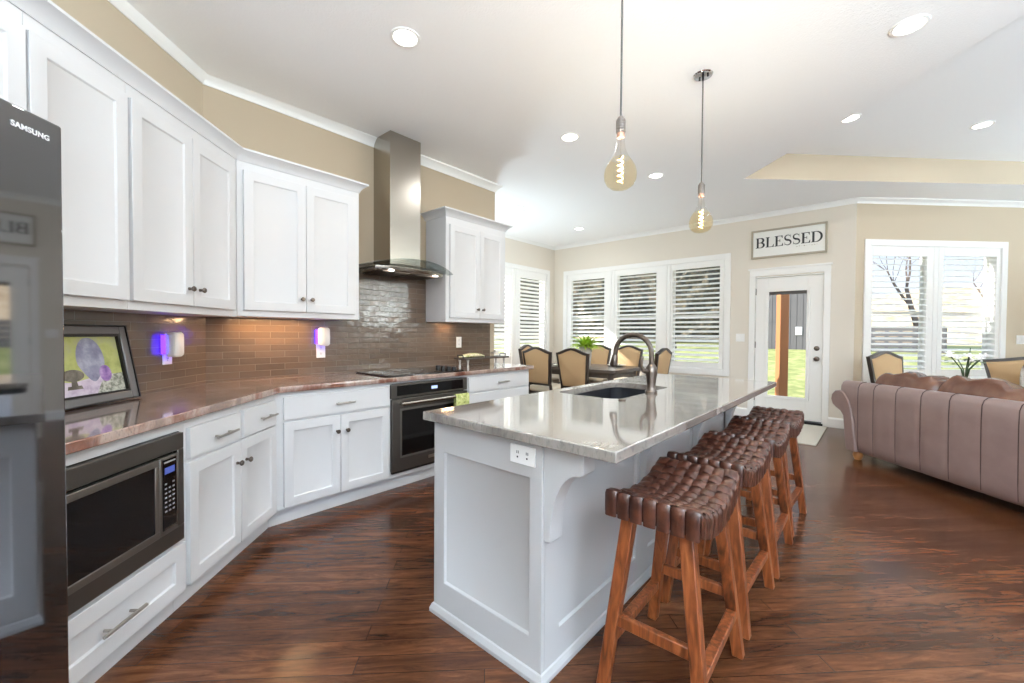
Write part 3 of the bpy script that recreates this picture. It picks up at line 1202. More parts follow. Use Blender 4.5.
# cooktop
ck = thing('cooktop', 'black glass electric cooktop set in the granite below the hood', 'cooktop', (-3.0, 2.11, .867), RB)
mb = MB()
mb.prism(rrect(-.385, .385, -.24, .24, .012), .0005, .009, 'z')
mb.build('glass_top', 'blkglass', ck, bevel=.002)
for k_ in range(4):
    mb = MB()
    mb.lathe([(.001, .0), (.023, .0), (.022, .02), (.018, .026), (.001, .027)], (.325, -.165 + k_ * .075, .009), n=16)
    mb.build('knob', 'blk', ck, smooth=True)
mb = MB()
for cx, cy, r in ((-.22, -.1, .11), (-.2, .12, .08), (.06, .1, .1), (.1, -.1, .08)):
    mb.loft([[(cx + rr * cos(2 * pi * i / 32), cy + rr * sin(2 * pi * i / 32), zz) for i in range(32)] for rr, zz in ((r, .0091), (r, .0094), (r - .003, .0094), (r - .003, .0091))], cap=False)
mb.build('burner_ring_marks', 'blksteel', ck)

# hood
hd = thing('range_hood', 'stainless chimney hood with curved glass canopy over the cooktop', 'range hood', (BW + .002, 2.09, 1.70), RB)
mb = MB()
mb.box(-.152, .152, -.262, -.002, .07, 1.172)
mb.build('chimney', 'steel', hd, bevel=.002)
mb = MB()
hw, zt, rise, bow, xf = .42, .1, .062, .1, .488
rt, rb = [], []
n = 28
for i in range(n + 1):
    u = -1 + 2 * i / n
    z = zt - rise * u * u
    yf = -(xf - bow * u * u)
    rt.append([(hw * u, -.01, z), (hw * u, yf, z)])
    rb.append([(hw * u, yf, z - .007), (hw * u, -.01, z - .007)])
mb.loft([a + b for a, b in zip(rt, rb)])
mb.build('glass_canopy', 'hoodglass', hd, smooth=True)
mb = MB()
ring = lambda k, z, f: [(-.34 * k, -.01, z), (.34 * k, -.01, z), (.34 * k, -f + .06, z), (.2 * k, -f, z), (-.2 * k, -f, z), (-.34 * k, -f + .06, z)]
mb.loft([ring(1, .0, .40), ring(1, .032, .41), ring(.55, .07, .33)])
mb.build('hood_body', 'steel', hd, bevel=.003)
for sx in (-1, 1):
    mb = MB()
    mb.box(sx * .15 - .13, sx * .15 + .13, -.36, -.06, -.006, .0)
    for k_ in range(9):
        mb.box(sx * .15 - .12, sx * .15 + .12, -.345 + k_ * .032, -.335 + k_ * .032, -.01, -.006)
    mb.build('filter_grille', 'bronze', hd)
for sx in (-1, 1):
    mb = MB()
    mb.lathe([(.001, -.004), (.022, -.004), (.024, 0), (.001, .001)], (sx * .22, -.385, -.0), n=16)
    mb.build('hood_lamp', 'lens', hd)

# ------------------------------------------------------------------ refrigerator
fr = thing('refrigerator', 'tall dark stainless refrigerator beside the microwave cabinet', 'refrigerator', (*PA(.22, -1.02)[:2], 0), RA)
mb = MB()
mb.box(.005, .856, .07, .48, .04, 1.69)
mb.build('fridge_body', 'fridge_side', fr)
mb = MB()
mb.box(.03, .83, .06, .46, .0, .04)
mb.build('kick_grille', 'blk', fr)
for a, b in ((.0, .428), (.432, .861)):
    mb = MB()
    mb.box(a, b, .0, .065, .045, 1.69)
    o = mb.build('fridge_door', 'fridge', fr, bevel=.006, seg=3)
fd = o
cu = bpy.data.curves.new('logo_lettering', 'FONT')
cu.body = 'SAMSUNG'
cu.size = .0165
cu.extrude = .0006
cu.offset = .0005
cu.align_x = 'CENTER'
cu.space_character = 1.08
cu.materials.append(mat('pale_silver_print', (225, 227, 230), .4))
tmp = bpy.data.objects.new('tmp_text', cu)
COL.objects.link(tmp)
bpy.context.view_layer.update()
me_ = bpy.data.meshes.new_from_object(tmp.evaluated_get(bpy.context.evaluated_depsgraph_get()))
bpy.data.objects.remove(tmp)
me_.name = 'logo_lettering'
lo = bpy.data.objects.new('logo_lettering', me_)
COL.objects.link(lo)
lo.parent = fd
lo.location = (.789, -.0012, 1.641)
lo.rotation_euler = (radians(90), 0, 0)
for x in (.385, .475):
    mb = MB()
    mb.tube([(x, -.05, .5), (x, -.05, 1.45)], .011, 12)
    for z in (.55, 1.4):
        mb.tube([(x, .0, z), (x, -.05, z)], .009, 8)
    mb.build('fridge_handle', 'fridge', fr, smooth=True)

# ------------------------------------------------------------------ kitchen island
IX0, IX1, IY0, IY1 = -1.43, -.85, 1.12, 3.42
isl = thing('kitchen_island', 'white panelled island with the sink under grey granite', 'kitchen island', ((IX0 + IX1) / 2, (IY0 + IY1) / 2, 0), 0)
ox, oy = (IX0 + IX1) / 2, (IY0 + IY1) / 2
lx = lambda x: x - ox
ly = lambda y: y - oy
mb = MB()
mb.box(lx(IX0), lx(IX1) - .02, ly(IY0 + .021), ly(1.90), 0, .829)
mb.box(lx(IX0), lx(IX1) - .02, ly(2.70), ly(IY1), 0, .829)
mb.box(lx(IX0), lx(IX0) + .02, ly(1.90), ly(2.70), 0, .829)
mb.box(lx(-.97), lx(IX1) - .02, ly(1.90), ly(2.70), 0, .829)
mb.build('island_body', 'island', isl)
mb = MB()
mb.shaker(lx(IX0), lx(IX1), .0, .829, yf=0, t=.02, rail=.066, rec=.012)
# end panel: wider bottom and top rails
mb = MB()
x0, x1, z0, z1 = lx(IX0), lx(IX1), 0, .829
a0, a1, b0, b1 = lx(-1.365), lx(-.904), .146, .70
vs = [(x0, .02, z0), (x1, .02, z0), (x1, .02, z1), (x0, .02, z1), (x0, 0, z0), (x1, 0, z0), (x1, 0, z1), (x0, 0, z1),
      (a0, 0, b0), (a1, 0, b0), (a1, 0, b1), (a0, 0, b1), (a0 + .004, .012, b0 + .004), (a1 - .004, .012, b0 + .004), (a1 - .004, .012, b1 - .004), (a0 + .004, .012, b1 - .004)]
fs = [(0, 3, 2, 1)] + [(k * 4 + i, k * 4 + (i + 1) % 4, k * 4 + 4 + (i + 1) % 4, k * 4 + 4 + i) for k in range(3) for i in range(4)] + [(12, 13, 14, 15)]
mb.add(vs, [f[::-1] for f in fs])
o = mb.build('end_panel', 'island', isl, bevel=.0015, seg=1)
o.location = (0, ly(IY0), 0)
# seating side panels
mb = MB()
ny = 3
ys = [IY0 + .02 + (IY1 - IY0 - .02) * i / ny for i in range(ny + 1)]
for i in range(ny):
    r = .085 if i else .085
    A_, B_ = ly(ys[i]), ly(ys[i + 1])
    X = lx(IX1)
    vs = [(X, A_, 0), (X, B_, 0), (X, B_, .829), (X, A_, .829), (X + .018, A_, 0), (X + .018, B_, 0), (X + .018, B_, .829), (X + .018, A_, .829)]
    q = [(A_ + r, .146), (B_ - .05, .146), (B_ - .05, .70), (A_ + r, .70)]
    vs += [(X + .018, y, z) for y, z in q] + [(X + .007, y + dy, z + dz) for (y, z), (dy, dz) in zip(q, ((.004, .004), (-.004, .004), (-.004, -.004), (.004, -.004)))]
    mb.add(vs, fs)
o = mb.build('side_panel', 'island', isl)
o.location.x = -.018
mb = MB()
prof = [(0, 0), (.014, 0), (.014, .012), (.008, .02), (0, .022)]
prof2 = [(0, 0), (.014, 0), (.014, .015), (.006, .035), (0, .038)]
mb.sweep([(lx(IX0), ly(IY1)), (lx(IX0), ly(IY0)), (lx(IX1), ly(IY0)), (lx(IX1), ly(IY1))], prof2, 1)
mb.build('shoe_moulding', 'island', isl)
# corbels
cpoly = []
D_, H_ = .155, .335
cpoly = [(0, 0), (D_, 0), (D_, -.075), (D_ - .012, -.085)]
for k_ in range(11):
    a = radians(90 + 90 * k_ / 10)
    # concave quarter from the tip down to the foot
    cpoly.append((.028 + (D_ - .045) * (1 - sin(pi / 2 * k_ / 10)), -.085 - (H_ - .105) * (1 - cos(pi / 2 * k_ / 10))))
cpoly += [(.028, -H_), (0, -H_)]
for yk in (1.165, 1.92, 2.66, 3.37):
    mb = MB()
    mb.prism([(lx(IX1) + a, .829 + b) for a, b in cpoly], ly(yk) - .036, ly(yk) + .036, 'y')
    mb.build('corbel', 'island', isl, bevel=.003)
ol = MB()
ol.box(lx(-.99), lx(-.877), ly(IY0) - .006, ly(IY0), .742, .808)
o = ol.build('outlet_plate', 'white_pl', isl, bevel=.002)
mb = MB()
for cx in (-.955, -.912):
    mb = MB()
    mb.box(lx(cx) - .004, lx(cx) - .0015, ly(IY0) - .0068, ly(IY0) - .005, .778, .788)
    mb.box(lx(cx) + .003, lx(cx) + .0055, ly(IY0) - .0068, ly(IY0) - .005, .778, .788)
    mb.box(lx(cx) - .003, lx(cx) + .003, ly(IY0) - .0068, ly(IY0) - .005, .763, .769)
    mb.build('socket_slot', 'blk', o)
# island top with sink cut-out
SX0, SX1, SY0, SY1 = -1.392, -1.0, 1.95, 2.655
o = slab_with_holes('countertop', [(-1.457, 1.078), (-.556, 1.078), (-.556, 3.49), (-1.457, 3.49)], [rrect(SX0, SX1, SY0, SY1, .07)], .831, .867, 'gran_i', bevel=.004)
tag(o, 'grey veined granite slab on the island, with the sink cut into it', 'countertop')
# sink
sk = thing('sink', 'black undermount basin sunk in the island top', 'sink', ((SX0 + SX1) / 2, (SY0 + SY1) / 2, .62), 0)
mb = MB()
hw_, hl_ = (SX1 - SX0) / 2, (SY1 - SY0) / 2
loop = lambda k, z, r=.07: [(x, y, z) for x, y in rrect(-hw_ + k, hw_ - k, -hl_ + k, hl_ - k, r)]
mb.loft([loop(.03, 0), loop(-.012, .03), loop(-.012, .2105), loop(-.003, .2105), loop(-.003, .03), loop(.04, .012)], cap=True)
mb.build('basin', 'sink', sk, smooth=True)
mb = MB()
mb.lathe([(.001, .013), (.04, .013), (.045, .016), (.03, .02), (.001, .018)], n=20)
mb.build('drain', 'steel', sk, smooth=True)
# faucet
fc = thing('faucet', 'pewter gooseneck pull-down faucet behind the island sink', 'faucet', (-.975, 2.30, .867), 0)
mb = MB()
mb.lathe([(.001, 0), (.033, 0), (.034, .01), (.026, .02), (.023, .04), (.028, .085), (.034, .115), (.03, .145), (.02, .16), (.016, .165), (.001, .166)], n=22)
mb.build('faucet_body', 'bronze', fc, smooth=True)
mb = MB()
pts = [(0, 0, .15), (0, 0, .2)]
for k_ in range(15):
    a = pi * k_ / 14
    pts.append((-.112 + .112 * cos(a), 0, .222 + .108 * sin(a)))
pts += [(-.228, 0, .2)]
mb.tube(pts, .0145, 12)
mb.build('spout', 'bronze', fc, smooth=True)
mb = MB()
mb.tube([(-.227, 0, .208), (-.23, 0, .185), (-.236, 0, .15), (-.238, 0, .138)], [.016, .02, .024, .019], 14)
mb.build('spray_head', 'bronze', fc, smooth=True)
mb = MB()
mb.tube([(-.01, -.02, .12), (-.025, -.05, .13)], .014, 10)
mb.tube([(-.025, -.05, .125), (-.032, -.062, .16), (-.03, -.06, .20), (-.027, -.057, .21)], [.011, .008, .009, .006], 10)
mb.build('lever_handle', 'bronze', fc, smooth=True)
mb = MB()
mb.lathe([(.001, 0), (.019, 0), (.019, .004), (.015, .007), (.001, .007)], n=18)
o = mb.build('hole_cover', 'bronze', loc=(-.97, 1.935, .867), smooth=True)
tag(o, 'small round metal disc on the granite in front of the sink', 'sink fitting')

# ------------------------------------------------------------------ bar stools
ST_L = .245      # half length of the seat (y)
ST_W = .152      # half width (x)


def stool_z(y):
    return .632 + .055 * (abs(y) / ST_L) ** 2.0


def make_stool():
    t = thing('bar_stool', '', 'stool', (0, 0, 0), 0, 'woven leather saddle stools')
    # saddle core
    mb = MB()
    n = 14
    rings = []
    for i in range(n + 1):
        y = -ST_L + .012 + (2 * ST_L - .024) * i / n
        z = stool_z(y) - .008
        rings.append([(-ST_W + .01, y, z), (ST_W - .01, y, z), (ST_W - .01, y, z - .07), (-ST_W + .01, y, z - .07)])
    mb.loft(rings)
    mb.build('seat_core', 'strap', t)
    # woven straps
    mb = MB()
    NX, NY = 7, 10
    wx, wy = 2 * ST_W / NX, 2 * ST_L / NY
    A = .0058
    prof = [(-.5, -.002), (-.38, .0012), (0, .0024), (.38, .0012), (.5, -.002)]
    DROP = .088

    def strap(path, across, w):
        rings = []
        for p, nrm in path:
            p, nrm = Vector(p), Vector(nrm)
            top = [tuple(p + Vector(across) * (a * w * .91) + nrm * (b * 1.1)) for a, b in prof]
            bot = [tuple(p + Vector(across) * (a * w * .91) - nrm * .003) for a, b in prof[::-1]]
            rings.append(top + bot)
        mb.loft(rings)

    for i in range(NX):          # straps along y
        x = -ST_W + wx * (i + .5)
        path = []
        for k_ in range(5):
            path.append(((x, -ST_L - .003, stool_z(ST_L) - DROP + (DROP - .014) * k_ / 4), (0, -1, 0)))
        path.append(((x, -ST_L + .004, stool_z(ST_L) - .004), (0, -.7, .7)))
        ns = NY * 5
        for k_ in range(ns + 1):
            s_ = k_ / ns
            y = -ST_L + .012 + (2 * ST_L - .024) * s_
            h = A * (-1) ** i * cos(pi * (s_ * NY - .5))
            path.append(((x, y, stool_z(y) + h), (0, 0, 1)))
        path.append(((x, ST_L - .004, stool_z(ST_L) - .004), (0, .7, .7)))
        for k_ in range(4, -1, -1):
            path.append(((x, ST_L + .003, stool_z(ST_L) - DROP + (DROP - .014) * k_ / 4), (0, 1, 0)))
        strap(path, (1, 0, 0), wx)
    for j in range(NY):          # straps along x
        y = -ST_L + wy * (j + .5)
        zc = stool_z(y)
        sl = (stool_z(y + .01) - stool_z(y - .01)) / .02
        ac = Vector((0, 1, sl)).normalized()
        path = []
        for k_ in range(5):
            path.append(((-ST_W - .003, y, zc - DROP * .86 + (DROP * .86 - .014) * k_ / 4), (-1, 0, 0)))
        path.append(((-ST_W + .004, y, zc - .004), (-.7, 0, .7)))
        ns = NX * 5
        for k_ in range(ns + 1):
            s_ = k_ / ns
            x = -ST_W + .012 + (2 * ST_W - .024) * s_
            h = -A * (-1) ** j * cos(pi * (s_ * NX - .5))
            path.append(((x, y, zc + h), (0, 0, 1)))
        path.append(((ST_W - .004, y, zc - .004), (.7, 0, .7)))
        for k_ in range(4, -1, -1):
            path.append(((ST_W + .003, y, zc - DROP * .86 + (DROP * .86 - .014) * k_ / 4), (1, 0, 0)))
        strap(path, ac, wy)
    mb.build('seat_weave', 'strap', t, smooth=True, angle=50)
    tops, feet = {}, {}
    for sx in (-1, 1):
        for sy in (-1, 1):
            top = Vector((sx * .092, sy * .175, .60))
            foot = Vector((sx * .163, sy * .222, 0))
            tops[sx, sy], feet[sx, sy] = top, foot
            mb = MB()
            w2, d2 = .021, .02
            c = lambda o, k: [(o.x - w2 * k, o.y - d2 * k, o.z), (o.x + w2 * k, o.y - d2 * k, o.z), (o.x + w2 * k, o.y + d2 * k, o.z), (o.x - w2 * k, o.y + d2 * k, o.z)]
            mb.hexa(c(foot, .9), c(top, 1.05))
            mb.build('leg', 'stoolwood', t, bevel=.003)
    at = lambda k, z: feet[k] + (tops[k] - feet[k]) * (z / .60)
    for sy in (-1, 1):       # across the short ends
        mb = MB()
        mb.bar(at((-1, sy), .235), at((1, sy), .235), .022, .038, (0, 1, 0))
        mb.build('stretcher', 'stoolwood', t, bevel=.003)
    for sx in (-1, 1):       # along the long sides
        mb = MB()
        mb.bar(at((sx, -1), .165), at((sx, 1), .165), .034, .03, (1, 0, 0))
        mb.build('stretcher', 'stoolwood', t, bevel=.003)
    return t


st = make_stool()
st_labels = ['woven brown leather stool at the near corner of the island, closest to the end outlet',
             'woven brown leather stool second along the island from the outlet end',
             'woven brown leather stool third along the island from the outlet end',
             'woven brown leather stool at the far end of the island, nearest the glass door']
for i, (x, y, a) in enumerate(((-.538, 1.497, 1.5), (-.545, 2.075, -1), (-.54, 2.63, .5), (-.545, 3.19, -1.5))):
    lb = st_labels[i]
    if i == 0:
        st.location, st.rotation_euler, st['label'] = (x, y, 0), (0, 0, radians(a)), lb
    else:
        dup(st, (x, y, 0), radians(a), lb)

# ------------------------------------------------------------------ pendants
def make_pendant():
    t = thing('pendant_lamp', '', 'pendant lamp', (0, 0, 0), 0, 'bare bulb pendants over the island')
    CZ = 2.885
    mb = MB()
    mb.lathe([(.001, CZ), (.062, CZ), (.062, CZ - .012), (.055, CZ - .022), (.008, CZ - .024), (.001, CZ - .024)], n=28)
    o = mb.build('ceiling_canopy', 'chrome', t, smooth=True)
    mb = MB()
    for a in (0, 2.6):
        mb.lathe([(.001, 0), (.006, 0), (.006, -.012), (.001, -.013)], (.03 * cos(a), .03 * sin(a), CZ - .022), n=8)
    mb.lathe([(.001, 0), (.008, 0), (.006, -.03), (.001, -.03)], (0, 0, CZ - .022), n=10)
    mb.build('cord_grip', 'blk', t, smooth=True)
    mb = MB()
    mb.tube([(0, 0, CZ - .03), (0, 0, 2.172)], .0045, 8)
    mb.build('cord', 'cord', t, smooth=True)
    mb = MB()
    pr_ = [(.001, 2.178), (.012, 2.176), (.018, 2.166)]
    for k_ in range(5):
        z = 2.16 - k_ * .011
        pr_ += [(.0215, z), (.0215, z - .006), (.0195, z - .008)]
    pr_ += [(.02, 2.105), (.001, 2.104)]
    mb.lathe(pr_, n=20)
    mb.build('socket', 'socket', t, smooth=True)
    mb = MB()
    mb.lathe([(.001, 2.105), (.017, 2.105), (.018, 2.088), (.016, 2.084), (.001, 2.084)], n=18)
    mb.build('screw_collar', 'brass', t, smooth=True)
    mb = MB()
    mb.lathe([(.016, 2.086), (.0185, 2.06), (.022, 2.035), (.03, 2.012), (.042, 1.99)], n=28, cap=False)
    b = mb.build('bulb_neck', 'clearbulb', t, smooth=True)
    mb = MB()
    mb.lathe([(.042, 1.99), (.056, 1.97), (.068, 1.945), (.073, 1.92), (.07, 1.895), (.058, 1.872), (.038, 1.858), (.018, 1.853), (.001, 1.852)], n=28, cap=False)
    b = mb.build('bulb', 'amber', t, smooth=True)
    mb = MB()
    pts = []
    for k_ in range(72):
        a = k_ / 71 * 2 * pi * 5
        pts.append((.011 * cos(a), .011 * sin(a), 2.0 - .12 * k_ / 71))
    mb.tube(pts, .0028, 6)
    mb.build('filament', 'fil', b, smooth=True)
    mb = MB()
    mb.tube([(0, 0, 2.084), (0, 0, 2.0)], .004, 8)
    mb.build('filament_stem', 'clearbulb', b)
    return t


pd = make_pendant()
pd.location = (-.896, 1.745, 0)
pd['label'] = 'amber bulb pendant over the near half of the island, cord running out of view'
dup(pd, (-.896, 2.868, .012), 0, 'amber bulb pendant over the far half of the island, with its ceiling plate in view')
for x, y in ((-.896, 1.745), (-.896, 2.868)):
    ld = bpy.data.lights.new('pendant_glow', 'POINT')
    ld.energy = 9.0
    ld.color = (1, .90, .76)
    ld.shadow_soft_size = .03
    lo_ = bpy.data.objects.new('pendant_glow', ld)
    COL.objects.link(lo_)
    lo_.location = (x, y, 1.94)


# ------------------------------------------------------------------ recessed lights
def make_can():
    t = thing('recessed_light', '', 'ceiling light', (0, 0, 0), 0, 'recessed ceiling lights')
    mb = MB()
    mb.loft([[(r * cos(2 * pi * i / 28), r * sin(2 * pi * i / 28), z) for i in range(28)] for r, z in ((.062, .004), (.064, -.004), (.07, -.008), (.082, -.006), (.085, .002))], cap=False)
    mb.build('trim_ring', 'trim', t, smooth=True)
    mb = MB()
    mb.lathe([(.001, -.003), (.04, -.0035), (.063, -.002)], n=24, cap=False)
    mb.build('lens', 'lens', t)
    return t


cans = [(-2.041, 1.385, 'over the corner cabinets'), (.085, 3.15, 'large in view, over the floor past the stools'), (-2.03, 3.03, 'between range hood and first pendant'),
        (-1.84, 4.39, 'between the two pendants, toward the dining area'), (-3.71, 4.34, 'just past the end of the kitchen wall'), (-3.73, 5.86, 'over the dining table by the window wall'),
        (-.25, 4.96, 'in the tray ceiling near its inner corner'), (.68, 5.93, 'in the tray ceiling above the settee')]
unseen = [(1.6, .6), (2.6, 2.6), (.2, -.9), (3.2, 5.6), (4.8, 3.6), (-.6, .6)]
can = make_can()
for i, (x, y, lb) in enumerate(cans):
    tray = 'tray' in lb
    z = TZ if tray else ceil_z(x, y)
    lab = 'round recessed ceiling light ' + lb
    if i == 0:
        can.location, can['label'] = (x, y, z), lab
    else:
        dup(can, (x, y, z), 0, lab)
for i, (x, y) in enumerate(unseen):
    inside = 2.81 < SQ * (x + y) < 7.3 and SQ * (x - y) > -4.45 and SQ * (x - y) < 2.7
    dup(can, (x, y, TZ if inside else ceil_z(x, y)), 0, 'round recessed ceiling light out of view')
for x, y, z in [(c[0], c[1], (TZ if 'tray' in c[2] else ceil_z(c[0], c[1]))) for c in cans] + [(x, y, TZ if (2.81 < SQ * (x + y) < 7.3 and -4.45 < SQ * (x - y) < 2.7) else ceil_z(x, y)) for x, y in unseen]:
    ld = bpy.data.lights.new('can_lamp', 'AREA')
    ld.shape = 'DISK'
    ld.size = .12
    ld.energy = CAN_POWER
    ld.color = (.96, .98, 1)
    lo_ = bpy.data.objects.new('can_lamp', ld)
    COL.objects.link(lo_)
    lo_.location = (x, y, z - .014)
# fill lamps added out of view to brighten the ceiling, shaped as floor uplighters
def fill_uplighter(label, x, y, power, h=1.36):
    t = thing('fill_lamp', label, 'fill lamp', (x, y, 0), 0, 'added fill lamps')
    mb = MB()
    mb.lathe([(.001, 0), (.15, 0), (.15, .015), (.02, .03), (.001, .03)], n=28)
    mb.build('lamp_base', 'bronze', t, smooth=True)
    mb = MB()
    mb.tube([(0, 0, .03), (0, 0, h)], .012, 10)
    mb.build('pole', 'bronze', t, smooth=True)
    mb = MB()
    mb.lathe([(.02, h - .01), (.1, h + .03), (.17, h + .1), (.175, h + .1), (.105, h + .02), (.02, h - .02)], n=28, cap=False)
    mb.build('lamp_bowl', 'porcelain', t, smooth=True)
    ld = bpy.data.lights.new('fill_light', 'AREA')
    ld.shape = 'DISK'
    ld.size = .28
    ld.energy = power
    ld.color = (.71, .87, 1)
    lo_ = bpy.data.objects.new('fill_light', ld)
    COL.objects.link(lo_)
    lo_.location = (x, y, h + .09)
    lo_.rotation_euler = (pi, 0, 0)


fill_uplighter('fill lamp added behind the camera to brighten the ceiling', 2.05, -1.63, FILL_POWER * 1.45)
fill_uplighter('fill lamp added out of view beside the kitchen passage', 2.3, .95, FILL_POWER * .48)
fill_uplighter('fill lamp added out of view in the living room past the sofa end', 4.3, 6.6, FILL_POWER * .5)
fill_uplighter('fill lamp added in the dining bay, hidden behind the kitchen wall', -4.25, 4.15, FILL_POWER * .075, .8)
# warm strips under the wall cabinets
for p, rz, ln, e in (((BW + .1, 1.12, 1.288), RB, .5, 2.0), ((BW + .07, 2.72, 1.296), RB, .14, .35)):
    ld = bpy.data.lights.new('undercabinet_lamp', 'AREA')
    ld.shape = 'RECTANGLE'
    ld.size, ld.size_y = ln, .03
    ld.energy = e
    ld.color = (1, .62, .32)
    lo_ = bpy.data.objects.new('undercabinet_lamp', ld)
    COL.objects.link(lo_)
    lo_.location = p
    lo_.rotation_euler = (0, 0, rz)


# ------------------------------------------------------------------ wall plates and plug-in traps
def plate(name, label, cat, p, rz, w=.07, h=.112, kind='outlet', group=None):
    t = thing(name, label, cat, p, rz, group)
    mb = MB()
    mb.box(-w / 2, w / 2, -.006, 0, -h / 2, h / 2)
    o = mb.build('plate', 'white_pl', t, bevel=.002)
    mb = MB()
    if kind == 'outlet':
        for dz in (-.022, .022):
            mb = MB()
            for dx in (-.006, .004):
                mb.box(dx, dx + .002, -.0068, -.005, dz - .004, dz + .006)
            mb.box(-.002, .002, -.0068, -.005, dz - .012, dz - .008)
            mb.build('socket_slot', 'blk', t)
    else:
        n = max(1, int(round(w / .07)))
        for k_ in range(n):
            cx = (k_ - (n - 1) / 2) * .046
            mb.box(cx - .016, cx + .016, -.0105, -.005, -.033, .033)
        mb.build('rocker', 'white_pl', t, bevel=.002)
    return t


plate('wall_outlet', 'white outlet on the tile below the cabinet past the hood', 'outlet', (BW + .0085, 2.915, 1.105), RB)
plate('wall_outlet', 'white outlet behind the plug-in trap on the range wall tile', 'outlet', (BW + .0085, 1.475, 1.055), RB)
plate('wall_outlet', 'white outlet behind the plug-in trap beside the framed picture', 'outlet', PA(2.525, AW + .0085, 1.065), RA)
plate('light_switch', 'white double switch plate between window row and glass door', 'light switch', (-1.56, YC, 1.16), RC, .115, .115, 'switch')
plate('light_switch', 'white switch plate on the wall past the living room windows', 'light switch', (C_D0[0] + SQ * 2.285, C_D0[1] + SQ * 2.285, 1.16), RD, .115, .115, 'switch')


def trap(label, p, rz):
    t = thing('plug_in_insect_trap', label, 'insect trap', p, rz, 'plug-in insect traps')
    mb = MB()
    prof = rrect(-.038, .038, -.072, .072, .022)
    mb.loft([[(x, -.03, z) for x, z in prof], [(x, -.072, z) for x, z in prof], [(x * .9, -.08, z * .93) for x, z in prof]])
    mb.build('trap_shell', 'white_pl', t, smooth=True, angle=60)
    mb = MB()
    mb.box(-.05, .035, -.031, -.012, -.055, .055)
    mb.build('lamp_window', 'purple', t)
    mb = MB()
    mb.box(-.02, .02, -.014, -.0065, -.05, -.01)
    mb.build('plug', 'white_pl', t)
    return t


trap('white plug-in insect trap glowing violet on the range wall tile', (BW + .0085, 1.478, 1.165), RB)
trap('white plug-in insect trap glowing violet beside the framed picture', PA(2.515, AW + .0085, 1.125), RA)

# ------------------------------------------------------------------ framed picture on the counter
pc = thing('framed_painting', 'framed vase still life leaning on the tile behind the fridge', 'picture', PA(1.885, -1.735, .874), RA)
tl = radians(-11)
hold = pc
PW, PH = .292, .35


def leaning(mb, name, m, parent, **kw):
    o = mb.build(name, m, parent, **kw)
    if parent is pc:
        o.rotation_euler.x = tl
    return o


mb = MB()
for k_, (i0, o0, ya, yb) in enumerate(((0, .036, -.022, .0),)):
    for a, b, c, e in ((-PW, -PW + .036, 0, PH), (PW - .036, PW, 0, PH), (-PW + .036, PW - .036, 0, .036), (-PW + .036, PW - .036, PH - .036, PH)):
        mb.box(a, b, ya, yb, c, e)
pf = leaning(mb, 'picture_frame', 'pic_frame', pc, bevel=.004)
mb = MB()
for a, b, c, e in ((-PW - .006, -PW, -.004, PH + .006), (PW, PW + .006, -.004, PH + .006), (-PW, PW, PH, PH + .006), (-PW, PW, -.004, .0)):
    mb.box(a, b, -.026, .0, c, e)
leaning(mb, 'outer_edge', 'pic_blk', pf)
mb = MB()
for a, b, c, e in ((-PW + .036, -PW + .046, .036, PH - .036), (PW - .046, PW - .036, .036, PH - .036), (-PW + .046, PW - .046, .036, .046), (-PW + .046, PW - .046, PH - .046, PH - .036)):
    mb.box(a, b, -.018, -.001, c, e)
leaning(mb, 'inner_lip', 'pic_blk', pf)
# canvas: one mesh with its painted areas
pm = [m_noise('painted_yellow_green', [(.3, (150, 158, 92)), (.5, (186, 192, 120)), (.7, (176, 176, 150))], 9, .7),
      m_noise('painted_lilac_cloth', [(.3, (168, 150, 178)), (.5, (200, 188, 206)), (.7, (222, 214, 222))], 22, .7),
      m_noise('painted_blue_grey_vase', [(.3, (112, 114, 142)), (.5, (148, 150, 174)), (.7, (190, 192, 206))], 14, .6),
      m_noise('painted_purple_bloom', [(.3, (112, 82, 150)), (.5, (156, 120, 186)), (.7, (196, 168, 210))], 40, .7),
      m_noise('painted_olive_bowl', [(.3, (72, 68, 62)), (.5, (104, 98, 90)), (.7, (146, 140, 126))], 16, .6),
      m_noise('painted_grey_lace', [(.4, (120, 124, 112)), (.6, (196, 198, 186))], 60, .7)]
mb = MB()
y0 = -.004
mb.add([(-PW + .04, y0, .04), (PW - .04, y0, .04), (PW - .04, y0, PH - .04), (-PW + .04, y0, PH - .04)], [(0, 1, 2, 3)], 0)


def blob(pts, m, lift):
    mb.add([(x, y0 - lift, z) for x, z in pts], [tuple(range(len(pts)))], m)


ell = lambda cx, cz, rx, rz_, n=28, f=None: [(cx + rx * cos(2 * pi * i / n) * (f(sin(2 * pi * i / n)) if f else 1), cz + rz_ * sin(2 * pi * i / n)) for i in range(n)]
blob([(-.25, .041), (.25, .041), (.25, .125), (.16, .128), (.08, .118), (0, .105), (-.08, .115), (-.25, .1)], 1, .0002)
blob([(.1, .045), (.25, .045), (.25, .13), (.21, .128), (.17, .115), (.13, .095)], 5, .0004)
blob(ell(.1, .2, .066, .1, f=lambda s_: 1 if s_ > -.2 else 1 + (s_ + .2) * .55), 2, .0006)
blob(ell(.005, .135, .05, .026), 4, .0008)
blob([(-.01, .09), (.02, .09), (.015, .12), (-.005, .12)], 4, .0008)
blob([(-.03, .075), (.04, .075), (.035, .09), (-.025, .09)], 4, .0008)
blob(ell(.158, .133, .03, .038), 3, .001)
leaning(mb, 'canvas', pm, pc)

